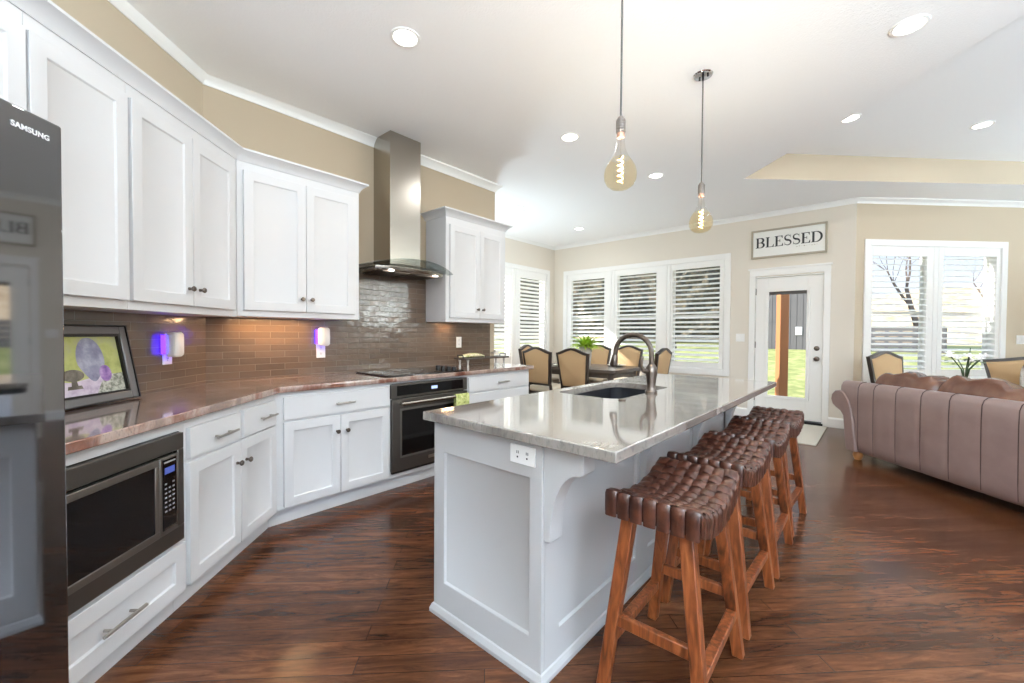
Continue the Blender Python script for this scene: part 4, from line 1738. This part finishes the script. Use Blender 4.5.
# ------------------------------------------------------------------ serving tray by the cooktop
sv = thing('footed_tray', 'dark footed serving tray on the counter end past the cooktop', 'tray', (-3.1, 3.05, .868), RB)
mb = MB()
mb.prism(rrect(-.33, .33, -.09, .09, .03), .072, .088, 'z')
mb.build('tray_board', 'tablewood', sv, bevel=.003)
for x in (-.26, .26):
    for y in (-.06, .06):
        mb = MB()
        mb.lathe([(.001, 0), (.012, 0), (.008, .03), (.012, .06), (.014, .072), (.001, .072)], (x, y, 0), n=12)
        mb.build('tray_foot', 'nickel', sv, smooth=True)
for sx in (-1, 1):
    mb = MB()
    mb.tube([(sx * .3, -.04, .088), (sx * .31, -.04, .115), (sx * .31, .04, .115), (sx * .3, .04, .088)], .005, 8)
    mb.build('tray_handle', 'blk', sv, smooth=True)
mb = MB()
rings = []
for k_ in range(17):
    u = -1 + 2 * k_ / 16
    r = .045 * sqrt(max(.02, 1 - u ** 4)) * (1 + .12 * sin(k_ * 2.1))
    rings.append([(u * .17, r * 1.1 * cos(2 * pi * i / 12), .022 * (1 + sin(2 * pi * i / 12)) * (1 - u * u * .7)) for i in range(12)])
mb.loft(rings)
o = mb.build('rolled_napkin', m_noise('cream_green_print_cloth', [(.38, (172, 176, 96)), (.52, (224, 216, 176)), (.7, (238, 232, 214))], 30, .9), loc=(-3.1, 2.9, .9565), rz=RB, smooth=True)
tag(o, 'rumpled cream and green cloth lying on the footed tray', 'napkin')
jar = thing('glass_dish', 'small clear dish with metal lid on the footed tray', 'dish', (-3.1, 3.23, .9565), 0)
mb = MB()
mb.lathe([(.001, 0), (.03, 0), (.045, .02), (.047, .03)], n=20, cap=False)
mb.build('bowl', 'clearbulb', jar, smooth=True)
mb = MB()
mb.lathe([(.048, .03), (.04, .042), (.012, .048), (.008, .055), (.01, .062), (.001, .065)], n=20, cap=False)
mb.build('lid', 'nickel', jar, smooth=True)

# oven towel
tw_ = MB()
rings = []
Y0 = 2.305
xh = FB + .085
for k_ in range(9):
    f = k_ / 8
    y = Y0 + .145 * f
    wv = .004 * sin(f * 9)
    o_ = [(xh + .0165 + wv, y, .42), (xh + .0165 + wv * .5, y, .66), (xh + .012, y, .683), (xh, y, .6875), (xh - .012, y, .683), (xh - .0165, y, .66), (xh - .0165, y, .5)]
    i_ = [(xh - .0145, y, .5), (xh - .0145, y, .66), (xh - .0105, y, .6805), (xh, y, .685), (xh + .0105, y, .6805), (xh + .0145, y, .66), (xh + .0145 + wv, y, .42)]
    rings.append(o_ + i_)
tw_.loft(rings)
o = tw_.build('dish_towel', m_noise('sage_print_towel', [(.35, (120, 130, 70)), (.5, (184, 190, 112)), (.66, (222, 218, 170))], 45, .95), smooth=True)
tag(o, 'green patterned dish towel hanging over the oven handle', 'towel')

# ------------------------------------------------------------------ sign above the door
sg = thing('wall_sign', 'long framed white BLESSED sign above the glass door', 'sign', (-.989, YC - .001, 2.29), 0)
SW, SH = .441, .40
mb = MB()
mb.box(-SW + .02, SW - .02, -.02, -.002, .02, SH - .02)
mb.build('sign_board', 'sign_bd', sg)
mb = MB()
for a, b, c, e in ((-SW, -SW + .024, 0, SH), (SW - .024, SW, 0, SH), (-SW + .024, SW - .024, 0, .024), (-SW + .024, SW - .024, SH - .024, SH)):
    mb.box(a, b, -.035, 0, c, e)
mb.build('sign_frame', 'sign_fr', sg, bevel=.002)


def letter(mb, ch, x, w, z, h):
    """upright serif capitals from flat strokes"""
    ya, yb = -.0235, -.0195
    T, t = .024, .0075      # thick and thin strokes
    R = lambda a, b, c, d_: mb.box(x + a, x + b, ya, yb, z + c, z + d_)

    def band(pts):
        mb.loft([[(x + px - nx * wd / 2, ya, z + pz - nz * wd / 2), (x + px + nx * wd / 2, ya, z + pz + nz * wd / 2), (x + px + nx * wd / 2, yb, z + pz + nz * wd / 2), (x + px - nx * wd / 2, yb, z + pz - nz * wd / 2)] for px, pz, nx, nz, wd in pts])

    def bowl(x0, xr, z0, z1):
        cz, rz_ = (z0 + z1) / 2, (z1 - z0) / 2 - t / 2
        pts = []
        for k_ in range(15):
            a = pi / 2 - pi * k_ / 14
            wd = t + (T - t) * cos(a)
            pts.append((x0 + (xr - x0 - T / 2) * cos(a), cz + rz_ * sin(a), cos(a), sin(a), wd))
        band(pts)

    s0 = .012
    if ch in 'BDLE':
        R(s0, s0 + T, 0, h)
        R(0, s0 + T + .01, 0, t)
        R(0, s0 + T + .01, h - t, h)
    if ch == 'B':
        R(s0, w * .5, h - t, h)
        R(s0, w * .5, h * .52 - t / 2, h * .52 + t / 2)
        R(s0, w * .5, 0, t)
        bowl(w * .5, w * .94, h * .52 - t / 2, h)
        bowl(w * .5, w, 0, h * .52 + t / 2)
    if ch == 'D':
        R(s0, w * .42, h - t, h)
        R(s0, w * .42, 0, t)
        bowl(w * .42, w, 0, h)
    if ch in 'LE':
        R(s0, w, 0, t)
        mb.prism([(x + w - .008, z), (x + w, z), (x + w, z + .04), (x + w - .003, z + .04), (x + w - .018, z + t)], ya, yb, 'y')
    if ch == 'E':
        R(s0, w * .94, h - t, h)
        mb.prism([(x + w * .94, z + h), (x + w * .94 - .008, z + h), (x + w * .94 - .018, z + h - t), (x + w * .94 - .003, z + h - .036), (x + w * .94, z + h - .036)], ya, yb, 'y')
        R(s0, w * .66, h * .52 - t / 2, h * .52 + t / 2)
        R(w * .6, w * .66, h * .52 - .018, h * .52 + .018)
    if ch == 'S':
        pts = []
        n = 30
        for k_ in range(n + 1):
            u = k_ / n
            if u < .5:
                a = radians(20 + 250 * u * 2)
                cx, cz, rx, rz_ = w * .5, h * .75 - t * .25, w * .37, h * .245 - t * .2
            else:
                a = radians(90 - 250 * (u - .5) * 2)
                cx, cz, rx, rz_ = w * .5, h * .26, w * .41, h * .26 - t * .4
            px, pz = cx + rx * cos(a), cz + rz_ * sin(a)
            pts.append((px, pz))
        b = []
        for k_, (px, pz) in enumerate(pts):
            q0, q1 = pts[max(0, k_ - 1)], pts[min(n, k_ + 1)]
            dx, dz = q1[0] - q0[0], q1[1] - q0[1]
            l_ = sqrt(dx * dx + dz * dz) or 1
            mid = 1 - abs(k_ / n - .5) * 2
            b.append((px, pz, -dz / l_, dx / l_, t + (T * 1.05 - t) * mid ** 1.5))
        band(b)
        R(w * .84, w * .87, h * .70, h)
        R(w * .1, w * .13, 0, h * .3)


mb = MB()
xx = -.385
for ch, w in (('B', .112), ('L', .098), ('E', .1), ('S', .088), ('S', .088), ('E', .1), ('D', .125)):
    letter(mb, ch, xx, w, .148, .142)
    xx += w + .0105
mb.build('lettering', 'sign_ink', sg)
mb = MB()
for k_ in range(9):
    mb.box(.1 + k_ * .028, .1 + k_ * .028 + .014, -.0235, -.0195, .112 + .004 * (k_ % 3), .118 + .004 * (k_ % 2))
mb.build('small_print_marks', 'sign_fr', sg)

# ------------------------------------------------------------------ sofa
sP = (-.082, 5.10)
sa = radians(-47.0)
sf = thing('sofa', 'brown leather sofa seen from its seamed back', 'sofa', (*sP, 0), sa)
SX1_ = 2.15
mb = MB()
seams = [-.30, -.10, .065, .28, .495, .71, .925, 1.14, 1.355, 1.57, 1.785, 2.0]
cols = []
for i in range(len(seams) - 1):
    for k_ in range(8):
        f = k_ / 8
        b = 1 - abs(2 * f - 1) ** 6
        cols.append((seams[i] + (seams[i + 1] - seams[i]) * f, -.008 * b))
cols.append((seams[-1], 0))
rows = [(.085, .02), (.10, .0), (.2, -.006), (.4, -.01), (.6, -.012), (.70, -.008), (.735, .008), (.752, .035), (.755, .07), (.745, .15), (.70, .19), (.3, .2), (.085, .2)]
vs, fs = [], []
for z, dy in rows:
    for x, b in cols:
        top = .022 * max(0, x) / 2.0 if z > .5 else 0
        k_ = 1 if dy < .1 else 0
        xx_ = x if z > .42 else max(x, -.12)
        vs.append((xx_, dy + b * k_, z + top))
nc = len(cols)
for r_ in range(len(rows) - 1):
    for c_ in range(nc - 1):
        fs.append((r_ * nc + c_, r_ * nc + c_ + 1, (r_ + 1) * nc + c_ + 1, (r_ + 1) * nc + c_))
fs += [tuple(r_ * nc for r_ in range(len(rows))), tuple(r_ * nc + nc - 1 for r_ in range(len(rows)))[::-1]]
mb.add(vs, fs)
mb.build('sofa_back', 'sofa', sf, smooth=True, angle=50)
mb = MB()
for x in seams[1:-1]:
    tp = .022 * max(0, x) / 2.0
    mb.tube([(x, .018, .09), (x, .0, .11), (x, -.007, .25), (x, -.011, .45), (x, -.0125, .6 + tp), (x, -.009, .70 + tp), (x, .007, .737 + tp), (x, .034, .7545 + tp), (x, .07, .7575 + tp)], .0032, 6)
mb.build('seam_stitching', 'sofa_seam', sf, smooth=True)
arm = [(-.21, .085), (-.228, .2), (-.242, .33), (-.252, .41), (-.285, .45), (-.34, .475), (-.385, .505), (-.405, .555), (-.395, .605), (-.355, .645), (-.30, .655), (-.245, .635), (-.2, .585), (-.165, .5), (-.135, .35), (-.115, .2), (-.1, .085)]
mb = MB()
mb.prism(arm, -.03, .92, 'y')
mb.build('sofa_arm', 'sofa', sf, bevel=.012, seg=3)
mb = MB()
mb.prism([(1.9 - x, z) for x, z in arm], -.03, .92, 'y')
mb.build('sofa_arm', 'sofa', sf, bevel=.012, seg=3)
mb = MB()
mb.box(-.12, 2.0, .18, .9, .09, .30)
mb.build('seat_base', 'sofa', sf, bevel=.01)


def cushion_mb(w, d, h, seed, e=.45, wr=.012):
    rnd = random.Random(seed)
    ph = [rnd.uniform(0, 6) for _ in range(6)]
    n, m_ = 36, 20
    mb = MB()
    rings = []
    sgn = lambda v, p: math.copysign(abs(v) ** p, v)
    for j in range(m_ + 1):
        b = -pi / 2 + pi * j / m_
        ring = []
        for i in range(n):
            a = 2 * pi * i / n
            x = w / 2 * sgn(cos(b), e) * sgn(cos(a), e)
            y = d / 2 * sgn(cos(b), e) * sgn(sin(a), e)
            z = h / 2 * sgn(sin(b), .8)
            q = wr * (sin(23 * x + ph[0] + 9 * y) + sin(41 * x + ph[1] - 13 * z) * .6 + sin(17 * x * x * 8 + ph[2]) * .5)
            ring.append((x, y + q * .7, z + q))
        rings.append(ring)
    mb.loft(rings)
    return mb


for k_, (x0, x1, zt, sd) in enumerate(((-.24, .40, .812, 3), (.36, 1.0, .822, 8), (.97, 1.72, .822, 5))):
    o = cushion_mb(x1 - x0, .26, .46, sd, .4, .017).build('back_cushion', 'cushion', sf, smooth=True, angle=180)
    o.location = ((x0 + x1) / 2, .33, zt - .19)
    o.rotation_euler = (radians(-8), radians((-2, 3, -2)[k_]), 0)
for x0, x1 in ((-.08, .52), (.53, 1.12), (1.13, 1.72)):
    o = cushion_mb(x1 - x0, .64, .17, int(x0 * 100) + 50, .35, .004).build('seat_cushion', 'cushion', sf, smooth=True, angle=180)
    o.location = ((x0 + x1) / 2, .62, .38)
for x, y in ((-.155, .05), (1.95, .05), (-.155, .85), (1.95, .85)):
    mb = MB()
    mb.lathe([(.001, 0), (.025, 0), (.035, .02), (.042, .045), (.036, .07), (.03, .088), (.001, .088)], (x, y, 0), n=18)
    mb.build('bun_foot', 'oakfoot', sf, smooth=True)


# ------------------------------------------------------------------ upholstered chairs
def make_chair(name, label, cat, hw=.225, group=None, fab='fabric'):
    """faces +y; back at -y; origin on the floor under the seat middle"""
    t = thing(name, label, cat, (0, 0, 0), 0, group)
    zb, zs, crest = .50, .955, .065
    lean = lambda z: -.225 - .13 * max(0, z - .45)
    outer = []
    n = 16
    for k_ in range(n + 1):
        u = -1 + 2 * k_ / n
        z = zs + crest * (cos(u * pi) * .5 + .5) ** .8
        outer.append((u * hw * 1.06, z))
    poly = [(hw * .86, zb)] + [(hw * (.86 + .2 * f), zb + (zs - zb) * f) for f in (.25, .5, .75)] + outer[::-1] + [(-hw * (.86 + .2 * f), zb + (zs - zb) * f) for f in (.75, .5, .25)] + [(-hw * .86, zb)]
    cxz = (0, (zb + zs) / 2)
    ins = lambda k: [(x - math.copysign(min(abs(x), k), x), z - (k if z > zs - .02 else (-k if z < zb + .01 else 0))) for x, z in poly]
    # wooden frame: ring between the outline and its inset
    mb = MB()
    i_ = ins(.026)
    pt = lambda p, dy: (p[0], lean(p[1]) + dy, p[1])
    m_ = len(poly)
    rings = []
    for k_ in range(m_ + 1):
        a, b = poly[k_ % m_], i_[k_ % m_]
        rings.append([pt(a, -.022), pt(a, .022), pt(b, .022), pt(b, -.022)])
    mb.loft(rings, cap=False)
    mb.build('back_frame', 'darkwood', t, smooth=True, angle=40)
    mb = MB()
    j_ = ins(.022)
    mb.loft([[pt((x * .9, z * .9 + cxz[1] * .1), -.026) for x, z in j_], [pt(p, -.014) for p in j_], [pt(p, .014) for p in j_], [pt((x * .85, z * .85 + cxz[1] * .15), .045) for x, z in j_]])
    mb.build('back_upholstery', fab, t, smooth=True, angle=60)
    o = cushion_mb(hw * 2.05, .45, .10, 11, .3, 0).build('seat', 'fabric_cream' if fab == 'fabric' else fab, t, smooth=True, angle=180)
    o.location = (0, 0.0, .44)
    mb = MB()
    mb.box(-hw, hw, -.2, .205, .355, .42)
    mb.build('seat_rail', 'darkwood', t, bevel=.004)
    for sx in (-1, 1):
        mb = MB()
        x = sx * (hw - .028)
        mb.hexa([(x - .014, .165, 0), (x + .014, .165, 0), (x + .014, .193, 0), (x - .014, .193, 0)], [(x - .022, .155, .36), (x + .022, .155, .36), (x + .022, .2, .36), (x - .022, .2, .36)])
        mb.build('leg', 'darkwood', t, bevel=.003)
        mb = MB()
        mb.tube([(x, -.27, 0), (x, -.235, .2), (x, -.215, .4), (sx * hw * .84, -.233, .52)], [.017, .02, .022, .02], 6)
        mb.build('leg', 'darkwood', t, smooth=True)
    return t


ch = make_chair('dining_chair', 'tan upholstered dining chair with its back to the kitchen, next to the cabinet end', 'chair', group='upholstered dining chairs')
ch.location = (-3.50, 4.76, 0)
dup(ch, (-2.93, 4.76, 0), 0, 'tan upholstered dining chair with its back to the kitchen, in front of the fern')
dup(ch, (-3.66, 6.12, 0), pi, 'tan upholstered dining chair beyond the table, beside the fern')
dup(ch, (-3.10, 6.12, 0), pi, 'tan upholstered dining chair beyond the table, seen behind the faucet arch')
dup(ch, (-2.46, 5.52, 0), pi / 2, 'tan upholstered dining chair at the table end toward the glass door')
dup(ch, (-4.08, 5.36, 0), -pi / 2 + .15, 'dining chair at the table end toward the sunny corner, mostly hidden by another chair')
dup(ch, (.26, 6.4, 0), radians(232), 'lone tan upholstered chair by the windows behind the sofa', 'chairs behind the sofa')
se = make_chair('settee', 'wide tan upholstered settee with arched dark frame behind the sofa', 'settee', hw=.50)
se.location = (1.30, 6.35, 0)
se.rotation_euler.z = radians(172)

pl = thing('throw_pillow', 'grey marbled pillow propped on the tan settee', 'pillow', (1.22, 6.21, .49), radians(172))
o = cushion_mb(.44, .12, .42, 21, .42, .003).build('pillow_cover', 'marble', pl, smooth=True, angle=180)
o.location = (0, 0, .375)
o.location.z = .30
o.rotation_euler.x = radians(8)
mb = MB()
mb.tube([(x * .97, 0, .30 + z * .97) for x, z in rrect(-.205, .205, -.195, .195, .05)] + [(.205 * .97, 0, .30 + .145 * .97)], .005, 6)
mb.build('piping', 'fabric', pl, smooth=True)

# ------------------------------------------------------------------ dining table
TX0, TX1, TY0, TY1 = -4.0, -2.60, 4.97, 5.92
dt = thing('dining_table', 'dark grey-brown dining table in the bay by the shuttered windows', 'table', ((TX0 + TX1) / 2, (TY0 + TY1) / 2, 0), 0)
a, b = (TX1 - TX0) / 2, (TY1 - TY0) / 2
mb = MB()
mb.prism(rrect(-a, a, -b, b, .05), .675, .72, 'z')
mb.build('tabletop', 'tablewood', dt, bevel=.006)
mb = MB()
for q in ((-a + .1, a - .1, -b + .1, -b + .125), (-a + .1, a - .1, b - .125, b - .1), (-a + .1, -a + .125, -b + .125, b - .125), (a - .125, a - .1, -b + .125, b - .125)):
    mb.box(*q, .6, .675)
mb.build('apron', 'tablewood', dt)
for sx in (-1, 1):
    for sy in (-1, 1):
        mb = MB()
        mb.lathe([(.001, 0), (.02, 0), (.026, .05), (.03, .3), (.042, .5), (.035, .56), (.045, .6), (.045, .675), (.001, .675)], (sx * (a - .13), sy * (b - .13), 0), n=16)
        mb.build('leg', 'tablewood', dt, smooth=True)
# place settings
for x, y, lb in ((-2.96, 5.72, 'cream plate on the table in front of the chair behind the faucet'), (-3.55, 5.15, 'cream plate on the table between the two chairs turned away')):
    t = thing('plate', lb, 'plate', (x, y, .7205), 0, 'plates on the dining table')
    mb = MB()
    mb.lathe([(.001, 0), (.07, 0), (.09, .008), (.135, .02), (.138, .024), (.09, .014), (.07, .006), (.001, .006)], n=28)
    mb.build('plate_body', 'porcelain', t, smooth=True)
    mb = MB()
    mb.prism(rrect(-.05, .05, -.03, .03, .01), .008, .04, 'z')
    mb.build('folded_napkin', 'fabric_cream', t, bevel=.008)
# fern
fn = thing('potted_fern', 'bright green fern in a tall pot on the dining table', 'plant', (-3.19, 5.22, .7205), 0)
mb = MB()
mb.lathe([(.001, 0), (.06, 0), (.065, .02), (.085, .2), (.095, .29), (.085, .3), (.075, .28), (.001, .27)], n=24)
mb.build('pot', 'pot', fn, smooth=True)
mb = MB()
rnd = random.Random(4)
for k_ in range(110):
    az, ln = rnd.uniform(0, 2 * pi), rnd.uniform(.13, .27)
    el = rnd.uniform(.25, 1.35)
    p = Vector((.03 * cos(az), .03 * sin(az), .29))
    pts = []
    for j in range(6):
        f = j / 5
        e2 = el - f * 1.1
        pts.append(p.copy())
        p = p + Vector((cos(az) * cos(e2), sin(az) * cos(e2), sin(e2))) * ln / 5
    sd = Vector((-sin(az), cos(az), 0))
    wd = [.004, .016, .02, .016, .01, .001]
    vs = []
    for q_, w_ in zip(pts, wd):
        vs += [tuple(q_ - sd * w_ + Vector((0, 0, -.004))), tuple(q_), tuple(q_ + sd * w_ + Vector((0, 0, -.004)))]
    mb.add(vs, [f for j in range(5) for f in ((j * 3, j * 3 + 1, j * 3 + 4, j * 3 + 3), (j * 3 + 1, j * 3 + 2, j * 3 + 5, j * 3 + 4))])
mb.build('fern_fronds', 'leaf', fn, smooth=True)

# ------------------------------------------------------------------ side table with orchid behind the sofa
tb = thing('side_table', 'small dark round table behind the sofa holding the orchid', 'table', (.615, 5.95, 0), 0)
mb = MB()
mb.lathe([(.001, .60), (.14, .60), (.15, .61), (.15, .63), (.001, .63)], n=36)
mb.build('tabletop', 'darkwood', tb, smooth=True)
mb = MB()
mb.lathe([(.001, .03), (.12, .03), (.13, .0), (.001, .0)], n=28)
mb.lathe([(.001, .03), (.05, .03), (.025, .1), (.03, .3), (.022, .5), (.05, .6), (.001, .6)], n=16)
mb.build('pedestal', 'darkwood', tb, smooth=True)
oc = thing('orchid_vase', 'white flowers with dark stems in a slim vase behind the sofa', 'flowers', (.615, 5.95, .6305), 0)
mb = MB()
mb.lathe([(.001, 0), (.045, 0), (.05, .02), (.035, .14), (.028, .2), (.032, .22), (.026, .22), (.022, .2), (.001, .19)], n=20)
mb.build('vase', 'clearbulb', oc, smooth=True)
mb = MB()
rnd = random.Random(12)
tips = []
for k_ in range(7):
    az = k_ * 2 * pi / 7 + .3
    tip = Vector((.13 * cos(az) * rnd.uniform(.7, 1.25), .1 * sin(az), rnd.uniform(.31, .41)))
    tips.append(tip)
    mb.tube([(0, 0, .1), (tip.x * .25, tip.y * .25, .25), tuple(tip)], .005, 6)
mb.tube([(0, 0, .1), (.02, 0, .3), (.03, 0, .46)], .004, 6)
mb.build('stems', 'leaf_d', oc, smooth=True)
mb = MB()
for tip in tips:
    for j in range(5):
        c0 = tip + Vector((rnd.uniform(-.03, .03), rnd.uniform(-.03, .03), rnd.uniform(-.05, .0)))
        az = rnd.uniform(0, 2 * pi)
        d_ = Vector((cos(az), sin(az), -.3)) * .05
        sd = Vector((-sin(az), cos(az), 0)) * .016
        mb.add([tuple(c0), tuple(c0 + d_ * .5 + sd), tuple(c0 + d_), tuple(c0 + d_ * .5 - sd)], [(0, 1, 2, 3)])
mb.build('leaves', 'leaf_d', oc)
for tip in tips:
    mb = MB()
    for j in range(5):
        az = 2 * pi * j / 5 + tip.x * 9
        d_ = Vector((cos(az), sin(az) * .6, sin(az) * .55 + .25)) * .04
        sd = d_.cross(Vector((0, 0, 1))).normalized() * .02
        q = tip + Vector((0, 0, .005))
        mb.add([tuple(q), tuple(q + d_ * .55 + sd), tuple(q + d_ * 1.1), tuple(q + d_ * .55 - sd), tuple(q + d_ * .6 + Vector((0, 0, .012)))], [(0, 1, 4), (1, 2, 4), (2, 3, 4), (3, 0, 4)])
    mb.build('blossom', 'petal', oc, smooth=True)

# ------------------------------------------------------------------ door mat
mb = MB()
mb.prism(rrect(-1.45, -.51, 5.56, 6.78, .01, 2), .0005, .012, 'z')
o = mb.build('door_mat', 'rug', bevel=.003)
tag(o, 'oatmeal woven mat on the floor before the glass door', 'rug')

# ------------------------------------------------------------------ outdoors
GZ = -.16
mb = MB()
lawn_z = lambda y: GZ + .95 * (lambda f: f * f * (3 - 2 * f))(min(1, max(0, (y - 9) / 13)))
rows_ = [-25, 9] + [9 + i for i in range(1, 14)] + [80]
mb.add([(x, y, lawn_z(y)) for y in rows_ for x in (-60, 60)], [(2 * i, 2 * i + 1, 2 * i + 3, 2 * i + 2) for i in range(len(rows_) - 1)])
st_mesh(mb.build('ground', 'lawn'), 'sunlit lawn around the house', 'outdoors')
mb = MB()
mb.box(-3.2, .6, YC + .2, 9.2, GZ, -.06)
st_mesh(mb.build('ground_patio', 'patio'), 'pale concrete patio outside the door', 'outdoors')
mb = MB()
mb.add([(*p, GZ + .02) for p in (ab(-1.5, 3.75), ab(-1.5, 24), ab(30, 24), ab(30, -6), ab(8.4, -6), ab(8.4, 3.75))], [(0, 1, 2, 3, 4, 5)])
st_mesh(mb.build('ground_bounce', 'bounce_paving'), 'pale unseen paving added to bounce light indoors', 'outdoors')  # pale ground added out of view to bounce light onto the ceiling
# dry slope
mb = MB()
nx, ny = 60, 14
rnd = random.Random(2)
vs, fs = [], []
for j in range(ny + 1):
    for i in range(nx + 1):
        x = -60 + 130 * i / nx
        y = 26 + 30 * j / ny + .0 * x
        f = min(1, j / 6)
        z = lawn_z(30) - .1 + (f * f * (3 - 2 * f)) * (2.9 + .8 * sin(x * .13) + .5 * sin(x * .41 + 1)) + rnd.uniform(-.12, .12) * f
        vs.append((x, y, z))
for j in range(ny):
    for i in range(nx):
        k_ = j * (nx + 1) + i
        fs.append((k_, k_ + 1, k_ + nx + 2, k_ + nx + 1))
mb.add(vs, fs)
st_mesh(mb.build('hill', 'hill', smooth=True, angle=180), 'dry tan grass slope beyond the lawn', 'outdoors')
# porch post
pp = thing('porch_post', 'square cedar porch post seen through the glass door', 'post', (-1.36, 9.0, -.06), radians(35))
mb = MB()
mb.box(-.075, .075, -.075, .075, 0, 2.9)
mb.build('post_shaft', 'wood_post', pp, bevel=.006)
mb = MB()
mb.box(-.1, .1, -.1, .1, 0, .05)
mb.build('post_base', 'fence', pp, bevel=.004)
# dark shed beyond the door
sh = thing('garden_shed', 'dark charcoal shed across the lawn behind the glass door', 'shed', (-3.1, 19.0, lawn_z(19) - .05), 0)
mb = MB()
mb.box(-1.5, 1.9, 0, 4, 0, 3.6)
for k_ in range(17):
    mb.box(-1.5 + k_ * .2, -1.5 + k_ * .2 + .185, -.02, 0, 0, 3.6)
mb.build('shed_wall_boards', 'fence', sh)
mb = MB()
mb.prism([(-.4, 3.55), (2.0, 5.0), (4.4, 3.55), (4.4, 3.7), (2.0, 5.15), (-.4, 3.7)], -1.7, 2.1, 'x')
mb.build('shed_roof', 'roof', sh)
mb = MB()
mb.box(.66, .86, -.05, 0, .6, .9)
mb.build('shed_window', 'ext_white', sh)
# low dark fence
fe = thing('board_fence', 'low dark board fence at the back of the lawn', 'fence', (0, 0, lawn_z(19) - .1), 0)
p0, p1 = Vector((.6, 18.5, 0)), Vector((-1.0, 21.5, 0))
p0, p1 = Vector((-.9, 19.0, 0)), Vector((1.5, 19.0, 0))
mb = MB()
for k_ in range(8):
    f = k_ / 7
    q = p0.lerp(p1, f)
    mb.box(q.x - .05, q.x + .05, q.y - .05, q.y + .05, 0, .95)
mb.build('fence_post', 'fence', fe)
mb = MB()
for k_ in range(5):
    mb.box(p0.x, p1.x, p0.y - .075, p0.y - .05, .08 + k_ * .18, .08 + k_ * .18 + .165)
mb.build('fence_plank_boards', 'fence', fe)


# bare trees
def tree(label, x, y, h, seed, r0=.14, group='bare trees beyond the lawn', z=None):
    z = lawn_z(y) if z is None else z
    rnd = random.Random(seed)
    t = thing('bare_tree', label, 'tree', (x, y, z), 0, group)
    trunk, br = MB(), MB()

    def grow(p, d, l, r, dep):
        pts, rs = [p.copy()], [r]
        for k_ in range(3):
            d = (d + Vector((rnd.uniform(-.22, .22), rnd.uniform(-.22, .22), rnd.uniform(-.05, .15)))).normalized()
            p = p + d * l / 3
            pts.append(p.copy())
            rs.append(r * (1 - .18 * (k_ + 1)))
        (trunk if dep == 0 else br).tube([tuple(q) for q in pts], rs, 5 if dep < 2 else 3, cap=False)
        if dep < 4:
            for k_ in range(3 if dep else 4):
                az = rnd.uniform(0, 2 * pi)
                nd = (d + Vector((cos(az), sin(az), rnd.uniform(-.1, .5))) * rnd.uniform(.5, .95)).normalized()
                grow(pts[-1 - (k_ % 2)], nd, l * rnd.uniform(.6, .8), rs[-1] * .72, dep + 1)

    grow(Vector((0, 0, -.1)), Vector((0, 0, 1)), h * .34, r0, 0)
    trunk.build('trunk', 'bark', t, smooth=True)
    br.build('branches', 'bark', t, smooth=True)
    return t


tree('bare tree behind the window beside the wall corner', 1.2, 23.0, 7.5, 1)
tree('bare tree behind the window past the orchid', 5.4, 23.5, 8.0, 5, .17)
tree('spreading bare tree between the two living room windows', 3.4, 27.0, 7, 9)
tree('bare tree behind the shutter next to the glass door', -6.6, 17.8, 7, 3, .16)
tree('bare tree behind the middle shutter of the row', -11.6, 17.5, 7.5, 6, .16)
tree('bare tree behind the shutter at the dining corner', -17.2, 17.5, 7.5, 8, .16)


def shrub(label, x, y, r, h, seed):
    rnd = random.Random(seed)
    t = thing('brush_thicket', label, 'shrub', (x, y, lawn_z(y) - .05), 0, 'brown thickets along the lawn edge')
    mb = MB()
    n, m_ = 28, 14
    rings = []
    for j in range(m_ + 1):
        b = -.35 + (pi / 2 + .35) * j / m_
        rings.append([((r * cos(b) * (1 + rnd.uniform(-.14, .14))) * cos(2 * pi * i / n), (r * .6 * cos(b) * (1 + rnd.uniform(-.14, .14))) * sin(2 * pi * i / n), max(0, h * (.3 + .7 * sin(b)) * (1 + rnd.uniform(-.1, .1)))) for i in range(n)])
    mb.loft(rings)
    mb.build('foliage', 'brush', t)
    return t


shrub('brown thicket behind the shutter next to the glass door', -7.7, 22.5, 2.5, 5.4, 1)
shrub('brown thicket behind the middle shutter', -12.6, 21.0, 2.4, 5.0, 2)
shrub('brown thicket behind the shutter at the dining corner', -18.0, 21.5, 2.6, 5.4, 3)
shrub('brown thicket between two window shutters, further back', -12.4, 26.5, 3.2, 6.2, 7)
